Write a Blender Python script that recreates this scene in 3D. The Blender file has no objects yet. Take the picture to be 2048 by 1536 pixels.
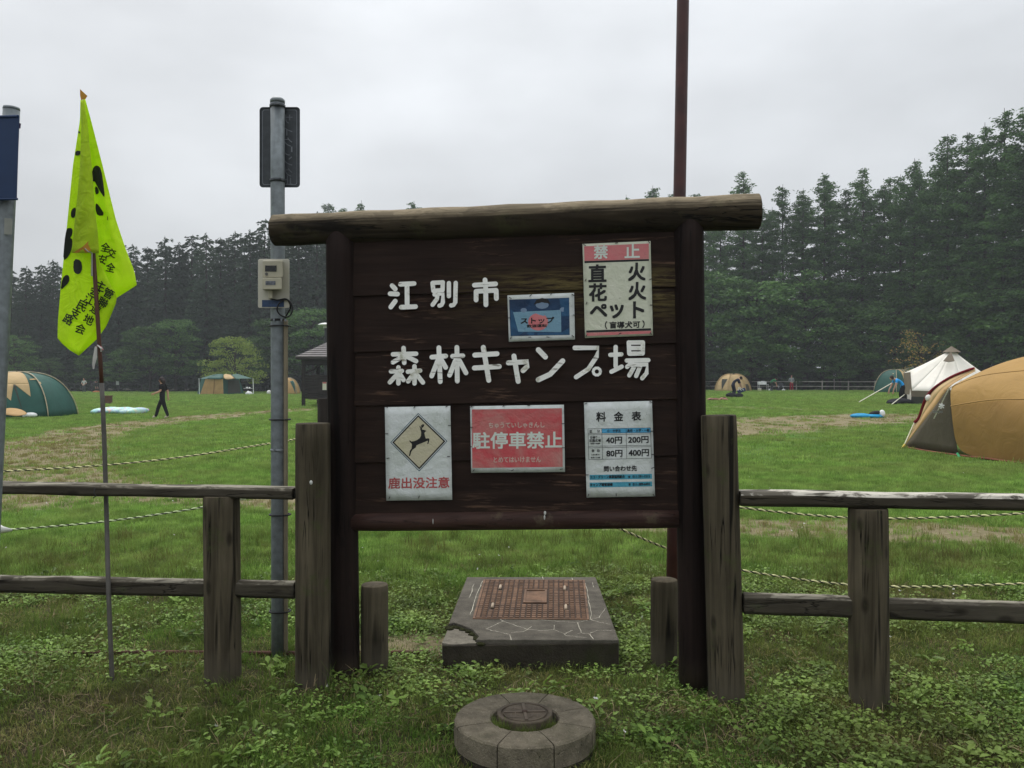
import bpy, math, random
import numpy as np
from mathutils import Vector, Matrix, noise, Euler
R = math.radians
scene = bpy.context.scene
col = scene.collection
# ---------------------------------------------------------------- camera, sky, sun, exposure
F, EYE, HOR = 1716.0, 1.5, 759.0          # focal length in photo pixels, eye height, horizon row
cam = bpy.data.cameras.new('camera')
cam.sensor_width = 36.0
cam.lens = 36.0*F/2048.0
cam.shift_y = -(768.0-HOR)/2048.0
cam.clip_end = 3000
camo = bpy.data.objects.new('camera', cam); col.objects.link(camo)
camo.location = (0, 0, EYE); camo.rotation_euler = (R(90), 0, 0)
scene.camera = camo

SUN_EL, SUN_AZ = 58.0, -25.0              # azimuth measured from +Y (view direction) towards +X
world = bpy.data.worlds.new('World'); scene.world = world; world.use_nodes = True
wt = world.node_tree; wt.nodes.clear()
def wn(t, **k):
    n = wt.nodes.new(t)
    for a, b in k.items(): setattr(n, a, b)
    return n
wout = wn('ShaderNodeOutputWorld'); wbg = wn('ShaderNodeBackground'); wbg.inputs[1].default_value = 0.1
sky = wn('ShaderNodeTexSky', sky_type='NISHITA', sun_disc=False, sun_elevation=R(SUN_EL), sun_rotation=R(SUN_AZ))
sky.dust_density = 5.0; sky.air_density = 1.0
tc = wn('ShaderNodeTexCoord'); sep = wn('ShaderNodeSeparateXYZ')
wt.links.new(tc.outputs['Generated'], sep.inputs[0])
cl = wn('ShaderNodeClamp'); wt.links.new(sep.outputs['Z'], cl.inputs[0])
mul = wn('ShaderNodeMath', operation='MULTIPLY_ADD'); mul.inputs[1].default_value = 2.0; mul.inputs[2].default_value = 1.0
wt.links.new(cl.outputs[0], mul.inputs[0])           # overcast luminance: (1 + 2 sin elevation)
nz = wn('ShaderNodeTexNoise'); nz.inputs['Scale'].default_value = 2.1; nz.inputs['Detail'].default_value = 5.0
mp = wn('ShaderNodeMapping'); mp.inputs['Scale'].default_value = (1, 1, 2.2); wt.links.new(tc.outputs['Generated'], mp.inputs[0])
wt.links.new(mp.outputs[0], nz.inputs['Vector'])
mr = wn('ShaderNodeMapRange'); mr.inputs[1].default_value = 0.3; mr.inputs[2].default_value = 0.7; mr.inputs[3].default_value = 0.78; mr.inputs[4].default_value = 1.18
wt.links.new(nz.outputs['Fac'], mr.inputs[0])
mm = wn('ShaderNodeMath', operation='MULTIPLY'); wt.links.new(mul.outputs[0], mm.inputs[0]); wt.links.new(mr.outputs[0], mm.inputs[1])
vs = wn('ShaderNodeVectorMath', operation='SCALE'); vs.inputs[0].default_value = (4.05, 4.20, 4.36)   # overcast cloud colour
wt.links.new(mm.outputs[0], vs.inputs['Scale'])
mx = wn('ShaderNodeMix', data_type='RGBA'); mx.inputs[0].default_value = 0.93
wt.links.new(sky.outputs[0], mx.inputs[6]); wt.links.new(vs.outputs[0], mx.inputs[7])
wt.links.new(mx.outputs[2], wbg.inputs[0]); wt.links.new(wbg.outputs[0], wout.inputs[0])

sun = bpy.data.lights.new('sun', 'SUN'); sun.energy = 1.5; sun.angle = R(28); sun.color = (1.0, 0.965, 0.9)
suno = bpy.data.objects.new('sun', sun); col.objects.link(suno); suno.location = (0, 0, 60)
sd = Vector((math.sin(R(SUN_AZ))*math.cos(R(SUN_EL)), math.cos(R(SUN_AZ))*math.cos(R(SUN_EL)), math.sin(R(SUN_EL))))
suno.rotation_euler = sd.to_track_quat('Z', 'Y').to_euler()
vw = scene.view_settings
scene.display_settings.display_device = 'sRGB'
vw.view_transform = 'Standard'; vw.look = 'None'; vw.exposure = 0.33; vw.gamma = 1.0; vw.use_curve_mapping = False
cy = scene.cycles
cy.use_denoising = True; cy.max_bounces = 6; cy.diffuse_bounces = 3; cy.glossy_bounces = 2
cy.transmission_bounces = 4; cy.transparent_max_bounces = 6; cy.volume_bounces = 0
cy.sample_clamp_indirect = 6.0; cy.caustics_reflective = False; cy.caustics_refractive = False

# ---------------------------------------------------------------- helpers
def ss(a, b, x):
    t = min(1.0, max(0.0, (x-a)/(b-a))); return t*t*(3-2*t)
def gz(x, y):                               # terrain height
    z = 0.32*ss(14, 42, y)*ss(1.0, 7.0, x)
    n = noise.noise(Vector((x*0.35, y*0.35, 3.1)))
    z += 0.03*n*ss(3.0, 9.0, y) + 0.012*noise.noise(Vector((x*1.3, y*1.3, 7.7)))
    return z
def P(x, y, Z):                             # photo pixel + depth -> point
    return Vector(((x-1024.0)/F*Z, Z, EYE-(y-HOR)/F*Z))
def PX(x, Z): return (x-1024.0)/F*Z
def GP(x, Z, dz=0.0):                       # pixel column + depth, standing on the ground
    X = PX(x, Z); return Vector((X, Z, gz(X, Z)+dz))
SG = 0.10                                   # the board and fences recede to the left by this slope
SZ = 4.27
def S(x, y, d=0.0):                         # pixel on the sign plane, d metres in front of it
    a = (x-1024.0)/F
    Z = (SZ-d)/(1+SG*a); return P(x, y, Z)
def FZ(x, zc=4.13):                         # depth of the fence line at pixel column x
    a = (x-1024.0)/F; return zc/(1+SG*a)

class MB:
    def __init__(s): s.v = []; s.f = []
    def add(s, v, f):
        o = len(s.v); s.v.extend([tuple(p) for p in v]); s.f.extend([tuple(i+o for i in q) for q in f]); return s
    def box(s, c, size, M=None):
        a, b, e = size[0]/2, size[1]/2, size[2]/2
        vs_ = [Vector((x, y, z)) for z in (-e, e) for y in (-b, b) for x in (-a, a)]
        if M is not None: vs_ = [M @ p for p in vs_]
        c = Vector(c)
        return s.add([p+c for p in vs_], [(0, 2, 3, 1), (4, 5, 7, 6), (0, 1, 5, 4), (2, 6, 7, 3), (0, 4, 6, 2), (1, 3, 7, 5)])
    def hexa(s, a, b):                      # two matching rings of n points -> closed prism
        n = len(a)
        fs = [tuple(range(n))[::-1], tuple(range(n, 2*n))]
        fs += [(i, (i+1) % n, n+(i+1) % n, n+i) for i in range(n)]
        return s.add(list(a)+list(b), fs)
    def tube(s, pts, rad, n=8, cap=True, wob=0.0, seed=0.0, flat=1.0):
        pts = [Vector(p) for p in pts]
        if not isinstance(rad, (list, tuple)): rad = [rad]*len(pts)
        vs_ = []; fs = []
        up = None
        for i, p in enumerate(pts):
            d = (pts[min(i+1, len(pts)-1)]-pts[max(i-1, 0)])
            if d.length < 1e-9: d = Vector((0, 0, 1))
            d.normalize()
            if up is None:
                ref = Vector((0, 1, 0)) if abs(d.z) > 0.8 else Vector((0, 0, 1))
                u = d.cross(ref).normalized()
            else:
                u = (up-d*up.dot(d)).normalized()
            w = d.cross(u); up = u
            for k in range(n):
                a = 2*math.pi*k/n
                r = rad[i]
                if wob:
                    q = (u*math.cos(a)+w*math.sin(a))
                    r *= 1+wob*noise.noise(Vector((q.x*1.7+seed, q.y*1.7+seed*2, q.z*1.7+p.length*1.5)))
                vs_.append(p+u*math.cos(a)*r+w*math.sin(a)*r*flat)
        m = len(pts)
        for i in range(m-1):
            for k in range(n):
                fs.append((i*n+k, i*n+(k+1) % n, (i+1)*n+(k+1) % n, (i+1)*n+k))
        if cap:
            fs.append(tuple(range(n))[::-1]); fs.append(tuple((m-1)*n+k for k in range(n)))
        return s.add(vs_, fs)
    def grid(s, rows, close=False):
        n = len(rows[0]); vs_ = [p for r in rows for p in r]; fs = []
        for i in range(len(rows)-1):
            for k in range(n if close else n-1):
                fs.append((i*n+k, i*n+(k+1) % n, (i+1)*n+(k+1) % n, (i+1)*n+k))
        return s.add(vs_, fs)
    def ellipsoid(s, c, r, M=None, nu=10, nv=7):
        c = Vector(c); rows = []
        for j in range(nv+1):
            t = math.pi*j/nv; row = []
            for i in range(nu):
                a = 2*math.pi*i/nu
                p = Vector((r[0]*math.sin(t)*math.cos(a), r[1]*math.sin(t)*math.sin(a), r[2]*math.cos(t)))
                if M is not None: p = M @ p
                row.append(c+p)
            rows.append(row)
        return s.grid(rows, True)
    def obj(s, name, mat, parent=None, smooth=False, bevel=0.0, thick=0.0, sub=0, local=False):
        me = bpy.data.meshes.new(name)
        o3 = Vector((0, 0, 0))
        if parent is not None and not local:
            o3 = Vector(WLOC[parent.name])
        me.from_pydata([tuple(Vector(p)-o3) for p in s.v], [], s.f)
        me.validate(); me.update()
        ob = bpy.data.objects.new(name, me); col.objects.link(ob)
        WLOC[ob.name] = o3
        if mat is not None: me.materials.append(mat)
        if smooth:
            me.polygons.foreach_set('use_smooth', [True]*len(me.polygons))
        if parent is not None: ob.parent = parent
        if sub:
            m = ob.modifiers.new('sub', 'SUBSURF'); m.levels = sub; m.render_levels = sub
        if thick:
            m = ob.modifiers.new('thick', 'SOLIDIFY'); m.thickness = thick; m.offset = 0
        if bevel:
            m = ob.modifiers.new('bevel', 'BEVEL'); m.width = bevel; m.segments = 2; m.limit_method = 'ANGLE'; m.angle_limit = R(40)
        return ob
WLOC = {}
def tag(o, label=None, cat=None, group=None, kind=None):
    if label: o['label'] = label
    if cat: o['category'] = cat
    if group: o['group'] = group
    if kind: o['kind'] = kind
    return o
def thing(name, loc, label, cat, group=None):
    o = bpy.data.objects.new(name, None); col.objects.link(o); o.location = loc
    o.empty_display_size = 0.1
    WLOC[o.name] = Vector(loc)
    return tag(o, label, cat, group)
def copy_tree(o, parent=None):
    c = o.copy(); col.objects.link(c)
    if parent is not None: c.parent = parent
    for ch in list(o.children): copy_tree(ch, c)
    return c

# ---------------------------------------------------------------- materials
class NT:
    def __init__(s, name):
        s.m = bpy.data.materials.new(name); s.m.use_nodes = True
        s.t = s.m.node_tree; s.b = s.t.nodes['Principled BSDF']; s.out = s.t.nodes['Material Output']
    def n(s, t, **k):
        x = s.t.nodes.new(t)
        for a, b in k.items(): setattr(x, a, b)
        return x
    def l(s, a, b): s.t.links.new(a, b)
    def coord(s, kind='Object', scale=(1, 1, 1)):
        c = s.n('ShaderNodeTexCoord'); m = s.n('ShaderNodeMapping'); m.inputs['Scale'].default_value = scale
        s.l(c.outputs[kind], m.inputs[0]); return m.outputs[0]
    def noise(s, vec, scale, detail=4, rough=0.55, dist=0.0):
        x = s.n('ShaderNodeTexNoise'); x.inputs['Scale'].default_value = scale; x.inputs['Detail'].default_value = detail
        x.inputs['Roughness'].default_value = rough; x.inputs['Distortion'].default_value = dist
        if vec is not None: s.l(vec, x.inputs['Vector'])
        return x.outputs['Fac']
    def rng(s, val, a, b, c=0.0, d=1.0):
        x = s.n('ShaderNodeMapRange'); x.inputs[1].default_value = a; x.inputs[2].default_value = b
        x.inputs[3].default_value = c; x.inputs[4].default_value = d; s.l(val, x.inputs[0]); return x.outputs[0]
    def mix(s, fac, a, b, mode='MIX'):
        x = s.n('ShaderNodeMix', data_type='RGBA', blend_type=mode)
        for i, q in ((0, fac), (6, a), (7, b)):
            if isinstance(q, (int, float)): x.inputs[i].default_value = q
            elif isinstance(q, tuple): x.inputs[i].default_value = (q+(1,))[:4]
            else: s.l(q, x.inputs[i])
        return x.outputs[2]
    def math(s, op, a, b=0.0):
        x = s.n('ShaderNodeMath', operation=op)
        for i, q in ((0, a), (1, b)):
            if isinstance(q, (int, float)): x.inputs[i].default_value = q
            else: s.l(q, x.inputs[i])
        return x.outputs[0]
    def bump(s, h, strength=0.3, dist=0.01):
        x = s.n('ShaderNodeBump'); x.inputs['Strength'].default_value = strength; x.inputs['Distance'].default_value = dist
        s.l(h, x.inputs['Height']); s.l(x.outputs[0], s.b.inputs['Normal'])
    def fin(s, c, rough=0.8, spec=0.3, metal=0.0):
        if isinstance(c, tuple): s.b.inputs['Base Color'].default_value = (c+(1,))[:4]
        else: s.l(c, s.b.inputs['Base Color'])
        if isinstance(rough, (int, float)): s.b.inputs['Roughness'].default_value = rough
        else: s.l(rough, s.b.inputs['Roughness'])
        s.b.inputs['Specular IOR Level'].default_value = spec; s.b.inputs['Metallic'].default_value = metal
        return s.m
def srgb(r, g, b):
    f = lambda c: ((c/255+0.055)/1.055)**2.4 if c > 10 else c/255/12.92
    return (f(r), f(g), f(b))
def plain(name, c, rough=0.7, spec=0.3, metal=0.0, var=0.25, scale=6.0, bump=0.0):
    t = NT(name); v = t.coord()
    n = t.noise(v, scale, 5)
    lo = tuple(x*(1-var) for x in c); hi = tuple(min(1, x*(1+var)) for x in c)
    if bump: t.bump(t.noise(v, scale*6, 3), bump, 0.004)
    return t.fin(t.mix(t.rng(n, 0.3, 0.7), lo, hi), rough, spec, metal)
def cloth(name, c, rough=0.75, trans=0.25, var=0.12, scale=2.5, bump=0.25):
    t = NT(name); v = t.coord()
    n = t.noise(v, scale, 4)
    lo = tuple(x*(1-var) for x in c); hi = tuple(min(1, x*(1+var)) for x in c)
    cc = t.mix(t.rng(n, 0.3, 0.7), lo, hi)
    t.bump(t.noise(v, scale*1.6, 3, 0.5, 1.2), bump, 0.05)
    t.fin(cc, rough, 0.2)
    if trans:
        tr = t.n('ShaderNodeBsdfTranslucent'); t.l(cc, tr.inputs[0])
        ms = t.n('ShaderNodeMixShader'); ms.inputs[0].default_value = trans
        t.l(t.b.outputs[0], ms.inputs[1]); t.l(tr.outputs[0], ms.inputs[2]); t.l(ms.outputs[0], t.out.inputs[0])
    return t.m
def wood(name, axis, base, light, moss=None, moss_amt=0.0, grain=1.0, cracks=0.5, rough=0.85, top=None, topr=(0.35, 0.75), spec=0.15, splash=None, topmin=0.12):
    """weathered timber; axis is the grain direction"""
    t = NT(name)
    sc = [22*grain, 22*grain, 22*grain]; sc[axis] = 1.1
    v = t.coord('Object', tuple(sc)); vo = t.coord('Object')
    g = t.noise(v, 1.0, 6, 0.65, 0.4)
    big = t.noise(vo, 2.3, 4)
    c = t.mix(t.rng(g, 0.32, 0.72), base, light)
    c = t.mix(t.rng(big, 0.35, 0.7, 0.0, 0.55), c, tuple(x*0.45 for x in base))
    fine = [90*grain]*3; fine[axis] = 2.0
    fv = t.coord('Object', tuple(fine)); fg = t.noise(fv, 1.0, 3, 0.6)
    crk = t.rng(t.noise(v, 0.55, 2, 0.5, 0.8), 0.60, 0.66, 0.0, cracks)
    c = t.mix(crk, c, tuple(x*0.12 for x in base))
    ln_ = [16*grain]*3; ln_[axis] = 0.55
    lv = t.coord('Object', tuple(ln_)); ridge = t.math('ABSOLUTE', t.math('SUBTRACT', t.noise(lv, 1.0, 4, 0.6, 0.3), 0.5))
    line = t.math('MULTIPLY', t.rng(ridge, 0.004, 0.014, 1.0, 0.0), t.rng(t.noise(vo, 3.1, 2), 0.42, 0.55, 0.0, min(1.0, cracks*1.1)))
    c = t.mix(line, c, tuple(x*0.10 for x in base)); crk = t.math('MAXIMUM', crk, line)
    kn = t.n('ShaderNodeTexVoronoi'); kn.inputs['Scale'].default_value = 1.0; ks = [7.0]*3; ks[axis] = 3.2; t.l(t.coord('Object', tuple(ks)), kn.inputs['Vector'])
    c = t.mix(t.rng(kn.outputs['Distance'], 0.07, 0.15, 0.75, 0.0), c, tuple(x*0.35 for x in base))
    if splash:
        sz = t.n('ShaderNodeSeparateXYZ'); t.l(vo, sz.inputs[0])
        c = t.mix(t.rng(t.math('ADD', sz.outputs['Z'], t.rng(big, 0.3, 0.7, -0.05, 0.05)), 0.05, 0.17, 0.75, 0.0), c, splash)
    if moss:
        mk = t.rng(t.noise(vo, 7.0, 5, 0.7), 0.62-moss_amt*0.25, 0.8-moss_amt*0.2)
        c = t.mix(mk, c, moss)
    if top:                                  # sun-bleached upper faces, broken up along the grain; beam: painted highlight too
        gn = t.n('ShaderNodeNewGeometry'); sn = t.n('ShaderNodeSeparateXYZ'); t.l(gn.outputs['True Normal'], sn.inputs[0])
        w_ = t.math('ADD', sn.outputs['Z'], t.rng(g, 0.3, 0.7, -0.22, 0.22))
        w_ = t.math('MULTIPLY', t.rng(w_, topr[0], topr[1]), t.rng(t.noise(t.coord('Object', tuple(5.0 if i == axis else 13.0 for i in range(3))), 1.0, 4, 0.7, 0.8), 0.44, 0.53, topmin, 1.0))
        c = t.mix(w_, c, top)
    h = t.math('ADD', t.math('MULTIPLY', g, 1.0), t.math('SUBTRACT', t.math('MULTIPLY', fg, 0.4), t.math('MULTIPLY', crk, 1.5)))
    t.bump(h, 0.55, 0.006)
    return t.fin(c, rough, spec)
def leafmat(name, c1, c2, c3=None, trans=0.3, rough=0.6, var=0.35, spec=0.25, patch=0.0, pc=None):
    t = NT(name)
    geo = t.n('ShaderNodeNewGeometry'); oi = t.n('ShaderNodeObjectInfo')
    c = t.mix(geo.outputs['Random Per Island'], c1, c2)
    if c3: c = t.mix(t.rng(oi.outputs['Random'], 0.0, 1.0, 0.0, 0.8), c, c3)
    hs = t.n('ShaderNodeHueSaturation'); t.l(c, hs.inputs['Color'])
    t.l(t.rng(oi.outputs['Random'], 0, 1, 1-var, 1+var), hs.inputs['Value'])
    c = hs.outputs[0]
    if patch:                                # patches of duller or fresher growth over the ground
        n_ = t.math('ADD', t.math('MULTIPLY', t.noise(geo.outputs['Position'], 0.9, 4, 0.65), 0.6), t.math('MULTIPLY', t.noise(geo.outputs['Position'], 0.16, 3), 0.4))
        c = t.mix(t.rng(n_, 0.42, 0.60, 0.0, patch), c, pc)
        h2 = t.n('ShaderNodeHueSaturation'); t.l(c, h2.inputs['Color']); t.l(t.rng(t.noise(geo.outputs['Position'], 2.6, 3, 0.7), 0.3, 0.7, 0.62, 1.3), h2.inputs['Value']); c = h2.outputs[0]
    t.fin(c, rough, spec)
    tr = t.n('ShaderNodeBsdfTranslucent'); t.l(c, tr.inputs[0])
    ms = t.n('ShaderNodeMixShader'); ms.inputs[0].default_value = trans
    t.l(t.b.outputs[0], ms.inputs[1]); t.l(tr.outputs[0], ms.inputs[2]); t.l(ms.outputs[0], t.out.inputs[0])
    return t.m
# ================================================================ ground
# worn tracks: (points in metres, half width, strength)
TR = []
def px_track(pts, hw, st): TR.append((np.array([(PX(x, F*EYE/(y-HOR)), F*EYE/(y-HOR)) for x, y in pts]), hw, st))
px_track([(720, 815), (640, 817), (500, 826), (330, 842), (200, 858), (110, 885), (40, 925), (-60, 960)], 1.25, 1.0)
px_track([(10, 905), (-40, 950), (60, 985)], 1.9, 1.0)
px_track([(30, 975), (200, 985), (400, 997), (600, 1008), (800, 1015), (1100, 1035), (1400, 1050), (1700, 1062), (2000, 1075), (2300, 1090)], 0.62, 0.9)
px_track([(1380, 868), (1480, 862), (1600, 853), (1720, 848), (1850, 846)], 2.6, 0.85)
px_track([(1480, 858), (1560, 856), (1640, 857)], 1.0, 1.0)
px_track([(1380, 826), (1500, 829), (1640, 833)], 1.3, 0.6)
px_track([(770, 1290), (880, 1290)], 0.22, 0.9)
def tracks(x, y):
    m = np.zeros_like(x)
    for pts, hw, st in TR:
        d = np.full_like(x, 1e9)
        for a, b in zip(pts[:-1], pts[1:]):
            ab = b-a; L = (ab**2).sum()+1e-9
            t = np.clip(((x-a[0])*ab[0]+(y-a[1])*ab[1])/L, 0, 1)
            d = np.minimum(d, np.hypot(x-a[0]-t*ab[0], y-a[1]-t*ab[1]))
        t = np.clip((1.45*hw-d)/(0.9*hw), 0, 1)
        m = np.maximum(m, st*t*t*(3-2*t))
    return m
def vnoise(x, y, s, seed=0.0):
    return np.array([noise.noise(Vector((a*s+seed, b*s-seed, seed*0.7))) for a, b in zip(x, y)])
# bare soil spots near the camera (photo pixels -> metres)
SPOTS = [(150, 1420, .45, .7), (60, 1480, .4, .8), (330, 1440, .3, .5), (1450, 1470, .35, .75), (1300, 1430, .25, .6), (1900, 1490, .4, .5),
         (640, 1400, .22, .8), (1500, 1390, .2, .8), (800, 1480, .3, .45), (1560, 1300, .25, .5), (90, 1230, .3, .4), (1600, 1500, .3, .6), (480, 1385, .2, .6), (1750, 1410, .15, .6)]
def soil(x, y):
    m = np.zeros_like(x)
    for px_, py_, r, s in SPOTS:
        Z = F*EYE/(py_-HOR); X = PX(px_, Z)
        d2 = ((x-X)**2+((y-Z)*0.8)**2)/(r*r)
        m = np.maximum(m, s*np.exp(-d2*1.2))
    return m
def make_ground():
    n = 440
    u = np.linspace(-4.75, 4.75, n); xs = 5.5*np.sinh(u)
    t = np.linspace(0, 1, n); ys = -8 + 10.0*(np.exp(t*4.05)-1)/1.0
    X, Y = np.meshgrid(xs, ys); xf = X.ravel(); yf = Y.ravel()
    zf = np.array([gz(a, b) for a, b in zip(xf, yf)])
    idx = np.arange(n*n).reshape(n, n)
    quads = np.stack([idx[:-1, :-1], idx[:-1, 1:], idx[1:, 1:], idx[1:, :-1]], -1).reshape(-1, 4)
    me = bpy.data.meshes.new('ground')
    me.from_pydata(np.stack([xf, yf, zf], -1).tolist(), [], quads.tolist()); me.update()
    a = me.attributes.new('dirt', 'FLOAT', 'POINT'); a.data.foreach_set('value', tracks(xf, yf).astype(np.float32))
    a = me.attributes.new('soil', 'FLOAT', 'POINT'); a.data.foreach_set('value', soil(xf, yf).astype(np.float32))
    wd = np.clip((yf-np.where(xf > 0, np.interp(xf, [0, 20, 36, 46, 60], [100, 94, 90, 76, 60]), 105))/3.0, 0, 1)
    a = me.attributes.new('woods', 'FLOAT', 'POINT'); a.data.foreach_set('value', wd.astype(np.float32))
    me.polygons.foreach_set('use_smooth', [True]*len(me.polygons))
    ob = bpy.data.objects.new('ground', me); col.objects.link(ob)
    t = NT('ground_turf'); v = t.coord()
    n1 = t.noise(v, 0.22, 5, 0.6); n2 = t.noise(v, 1.7, 6, 0.7); n3 = t.noise(v, 14, 6, 0.75); n4 = t.noise(v, 60, 4, 0.7)
    g = t.mix(t.rng(n3, 0.3, 0.7), (0.050, 0.125, 0.018), (0.130, 0.26, 0.040))
    g = t.mix(t.rng(n1, 0.38, 0.66, 0, 0.6), g, (0.165, 0.225, 0.060))
    g = t.mix(t.rng(n2, 0.5, 0.75, 0, 0.5), g, (0.09, 0.15, 0.032))
    g = t.mix(t.rng(n4, 0.35, 0.7, 0, 0.5), g, (0.055, 0.09, 0.022))
    d = t.mix(t.rng(n3, 0.3, 0.7), (0.18, 0.15, 0.082), (0.32, 0.275, 0.17))
    d = t.mix(t.rng(n2, 0.50, 0.72, 0, 0.6), d, (0.12, 0.125, 0.045))
    at = t.n('ShaderNodeAttribute', attribute_name='dirt')
    k = t.math('ADD', at.outputs['Fac'], t.rng(n2, 0.25, 0.75, -0.32, 0.32)); k = t.math('ADD', k, t.rng(n3, 0.25, 0.75, -0.2, 0.2))
    k = t.rng(k, 0.38, 0.72)
    sp = t.n('ShaderNodeSeparateXYZ'); t.l(v, sp.inputs[0])
    near = t.rng(sp.outputs['Y'], 6.5, 9.0, 1.0, 0.0)
    s_ = t.mix(t.rng(n3, 0.3, 0.7), (0.030, 0.030, 0.012), (0.085, 0.070, 0.036))
    s_ = t.mix(t.rng(n2, 0.40, 0.65, 0, 0.75), s_, (0.042, 0.062, 0.016))
    c = t.mix(near, g, s_)
    c = t.mix(k, c, d)
    so = t.n('ShaderNodeAttribute', attribute_name='soil')
    c = t.mix(t.rng(t.math('ADD', so.outputs['Fac'], t.rng(n3, 0.3, 0.7, -0.3, 0.3)), 0.3, 0.9, 0, 0.7), c, t.mix(n4, (0.028, 0.020, 0.012), (0.060, 0.044, 0.026)))
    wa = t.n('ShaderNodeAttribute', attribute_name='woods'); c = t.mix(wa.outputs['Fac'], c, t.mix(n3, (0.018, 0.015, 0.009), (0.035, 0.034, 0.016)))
    t.bump(t.math('ADD', n3, n4), 0.8, 0.03)
    me.materials.append(t.fin(c, 0.95, 0.1))
    tag(ob, 'mown green campsite lawn with worn dirt tracks', None, None, 'structure')
make_ground()
# ================================================================ the notice board
STAIN = wood('stained_board', 0, (0.0105, 0.0068, 0.0056), (0.021, 0.0135, 0.0105), (0.085, 0.072, 0.022), 0.0, 1.0, 0.6, 0.62)
def board_mat():
    t = NT('stained_plank')
    v = t.coord('Object', (1.6, 20, 34)); vo = t.coord('Object')
    g = t.noise(v, 1.0, 6, 0.65, 0.5)
    c = t.mix(t.rng(g, 0.3, 0.75), (0.0125, 0.0070, 0.0054), (0.030, 0.0175, 0.0130))
    vp = t.coord('Object', (3.2, 14, 46))
    peel = t.math('MULTIPLY', t.rng(t.noise(vp, 1.0, 5, 0.7, 0.3), 0.57, 0.68), t.rng(t.noise(vo, 2.6, 3), 0.44, 0.62))
    c = t.mix(t.math('MULTIPLY', peel, 0.8), c, (0.135, 0.080, 0.052))
    # lichen streaks in the upper planks
    sp = t.n('ShaderNodeSeparateXYZ'); t.l(vo, sp.inputs[0])
    hi = t.rng(sp.outputs['Z'], 1.72, 1.92); lo = t.rng(sp.outputs['Z'], 1.98, 2.08, 1, 0); mid = t.rng(sp.outputs['X'], -0.45, 0.15); rt = t.rng(sp.outputs['X'], 0.72, 0.95, 1, 0)
    lich = t.math('MULTIPLY', t.math('MULTIPLY', hi, lo), t.math('MULTIPLY', mid, rt))
    lich = t.math('MULTIPLY', lich, t.rng(t.noise(vp, 1.3, 6, 0.75, 0.6), 0.44, 0.60))
    c = t.mix(t.math('MULTIPLY', lich, 0.9), c, (0.125, 0.098, 0.036))
    t.bump(t.math('ADD', g, t.math('MULTIPLY', peel, 1.2)), 0.5, 0.004)
    return t.fin(c, 0.7, 0.1)
PLANK = board_mat()
BEAMW = wood('grey_log', 0, (0.020, 0.0145, 0.009), (0.060, 0.046, 0.027), (0.045, 0.044, 0.018), 0.25, 0.8, 0.8, 0.85, (0.29, 0.235, 0.155), (0.15, 0.95), topmin=0.65)  # pale top: bleached wood plus the beam's top highlight painted into the colour
POSTST = wood('stained_post', 2, (0.0105, 0.0062, 0.0052), (0.026, 0.0155, 0.0125), None, 0, 1.0, 0.7, 0.7, spec=0.1, splash=(0.035, 0.026, 0.018))
RAILST = wood('stained_rail', 0, (0.030, 0.0145, 0.0115), (0.080, 0.043, 0.033), (0.10, 0.08, 0.05), 0.12, 0.9, 0.6, 0.6)
sgn = thing('notice_board', GP(1035, 4.27), 'large dark brown wooden campsite sign board with white raised letters', 'sign board')
def logrow(a, b, n): return [a.lerp(b, i/n) for i in range(n+1)]
def ends(r, n, e=0.93): return [r*e]+[r]*(n-1)+[r*e]
for xt, yt, xb, yb in ((681, 452, 691, 1395), (1377, 425, 1388, 1395)):
    a, b = S(xt, yt), S(xb, yb); a = a+(a-b)*0.0
    MB().tube(logrow(b, a, 14), 0.0735, 24, wob=0.03, seed=xt).obj('post', POSTST, sgn, True)
a, b = S(549, 461), S(1517, 423)
pts = logrow(a, b, 24); d = (b-a).normalized()
rr = [0.078+0.006*i/24+0.0025*math.sin(i*1.7) for i in range(25)]
pts = [a-d*0.004]+pts+[b+d*0.004]; rr = [rr[0]*0.94]+rr+[rr[-1]*0.95]
MB().tube(pts, rr, 32, wob=0.035, seed=4.0).obj('crossbeam', BEAMW, sgn, True)
a, b = S(706, 1044, 0.012), S(1357, 1037, 0.012)
MB().tube(logrow(a, b, 14), ends(0.0465, 14), 20, wob=0.04, seed=9.0).obj('bottom_rail', RAILST, sgn, True)
DROP = plain('bird_dropping', (0.55, 0.55, 0.52), .8, var=.2, scale=60)
for x, y, w_, h_ in ((1090, 1026, .006, .010), (1089, 1035, .004, .012), (866, 1043, .002, .014)):
    MB().ellipsoid(S(x, y, 0.057), (w_, .004, h_), None, 8, 6).obj('bird_dropping', DROP, sgn, True)
seams = [(455, 430), (592, 573), (704.5, 685.5), (812, 797.5), (926, 911), (1034, 1026)]
for (l0, r0), (l1, r1) in zip(seams[:-1], seams[1:]):
    x0, x1 = 700, 1356
    e = 2.0
    ring0, ring1 = [], []
    fr = [S(x0, l0-e, 0.012), S(x1, r0-e, 0.012), S(x1, r1+0.5, 0.026), S(x0, l1+0.5, 0.026)]
    bk = [S(x0, l0-e, -0.012), S(x1, r0-e, -0.012), S(x1, r1+0.5, 0.0), S(x0, l1+0.5, 0.0)]
    MB().hexa(bk, fr).obj('plank', PLANK, sgn, bevel=0.003)

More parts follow.
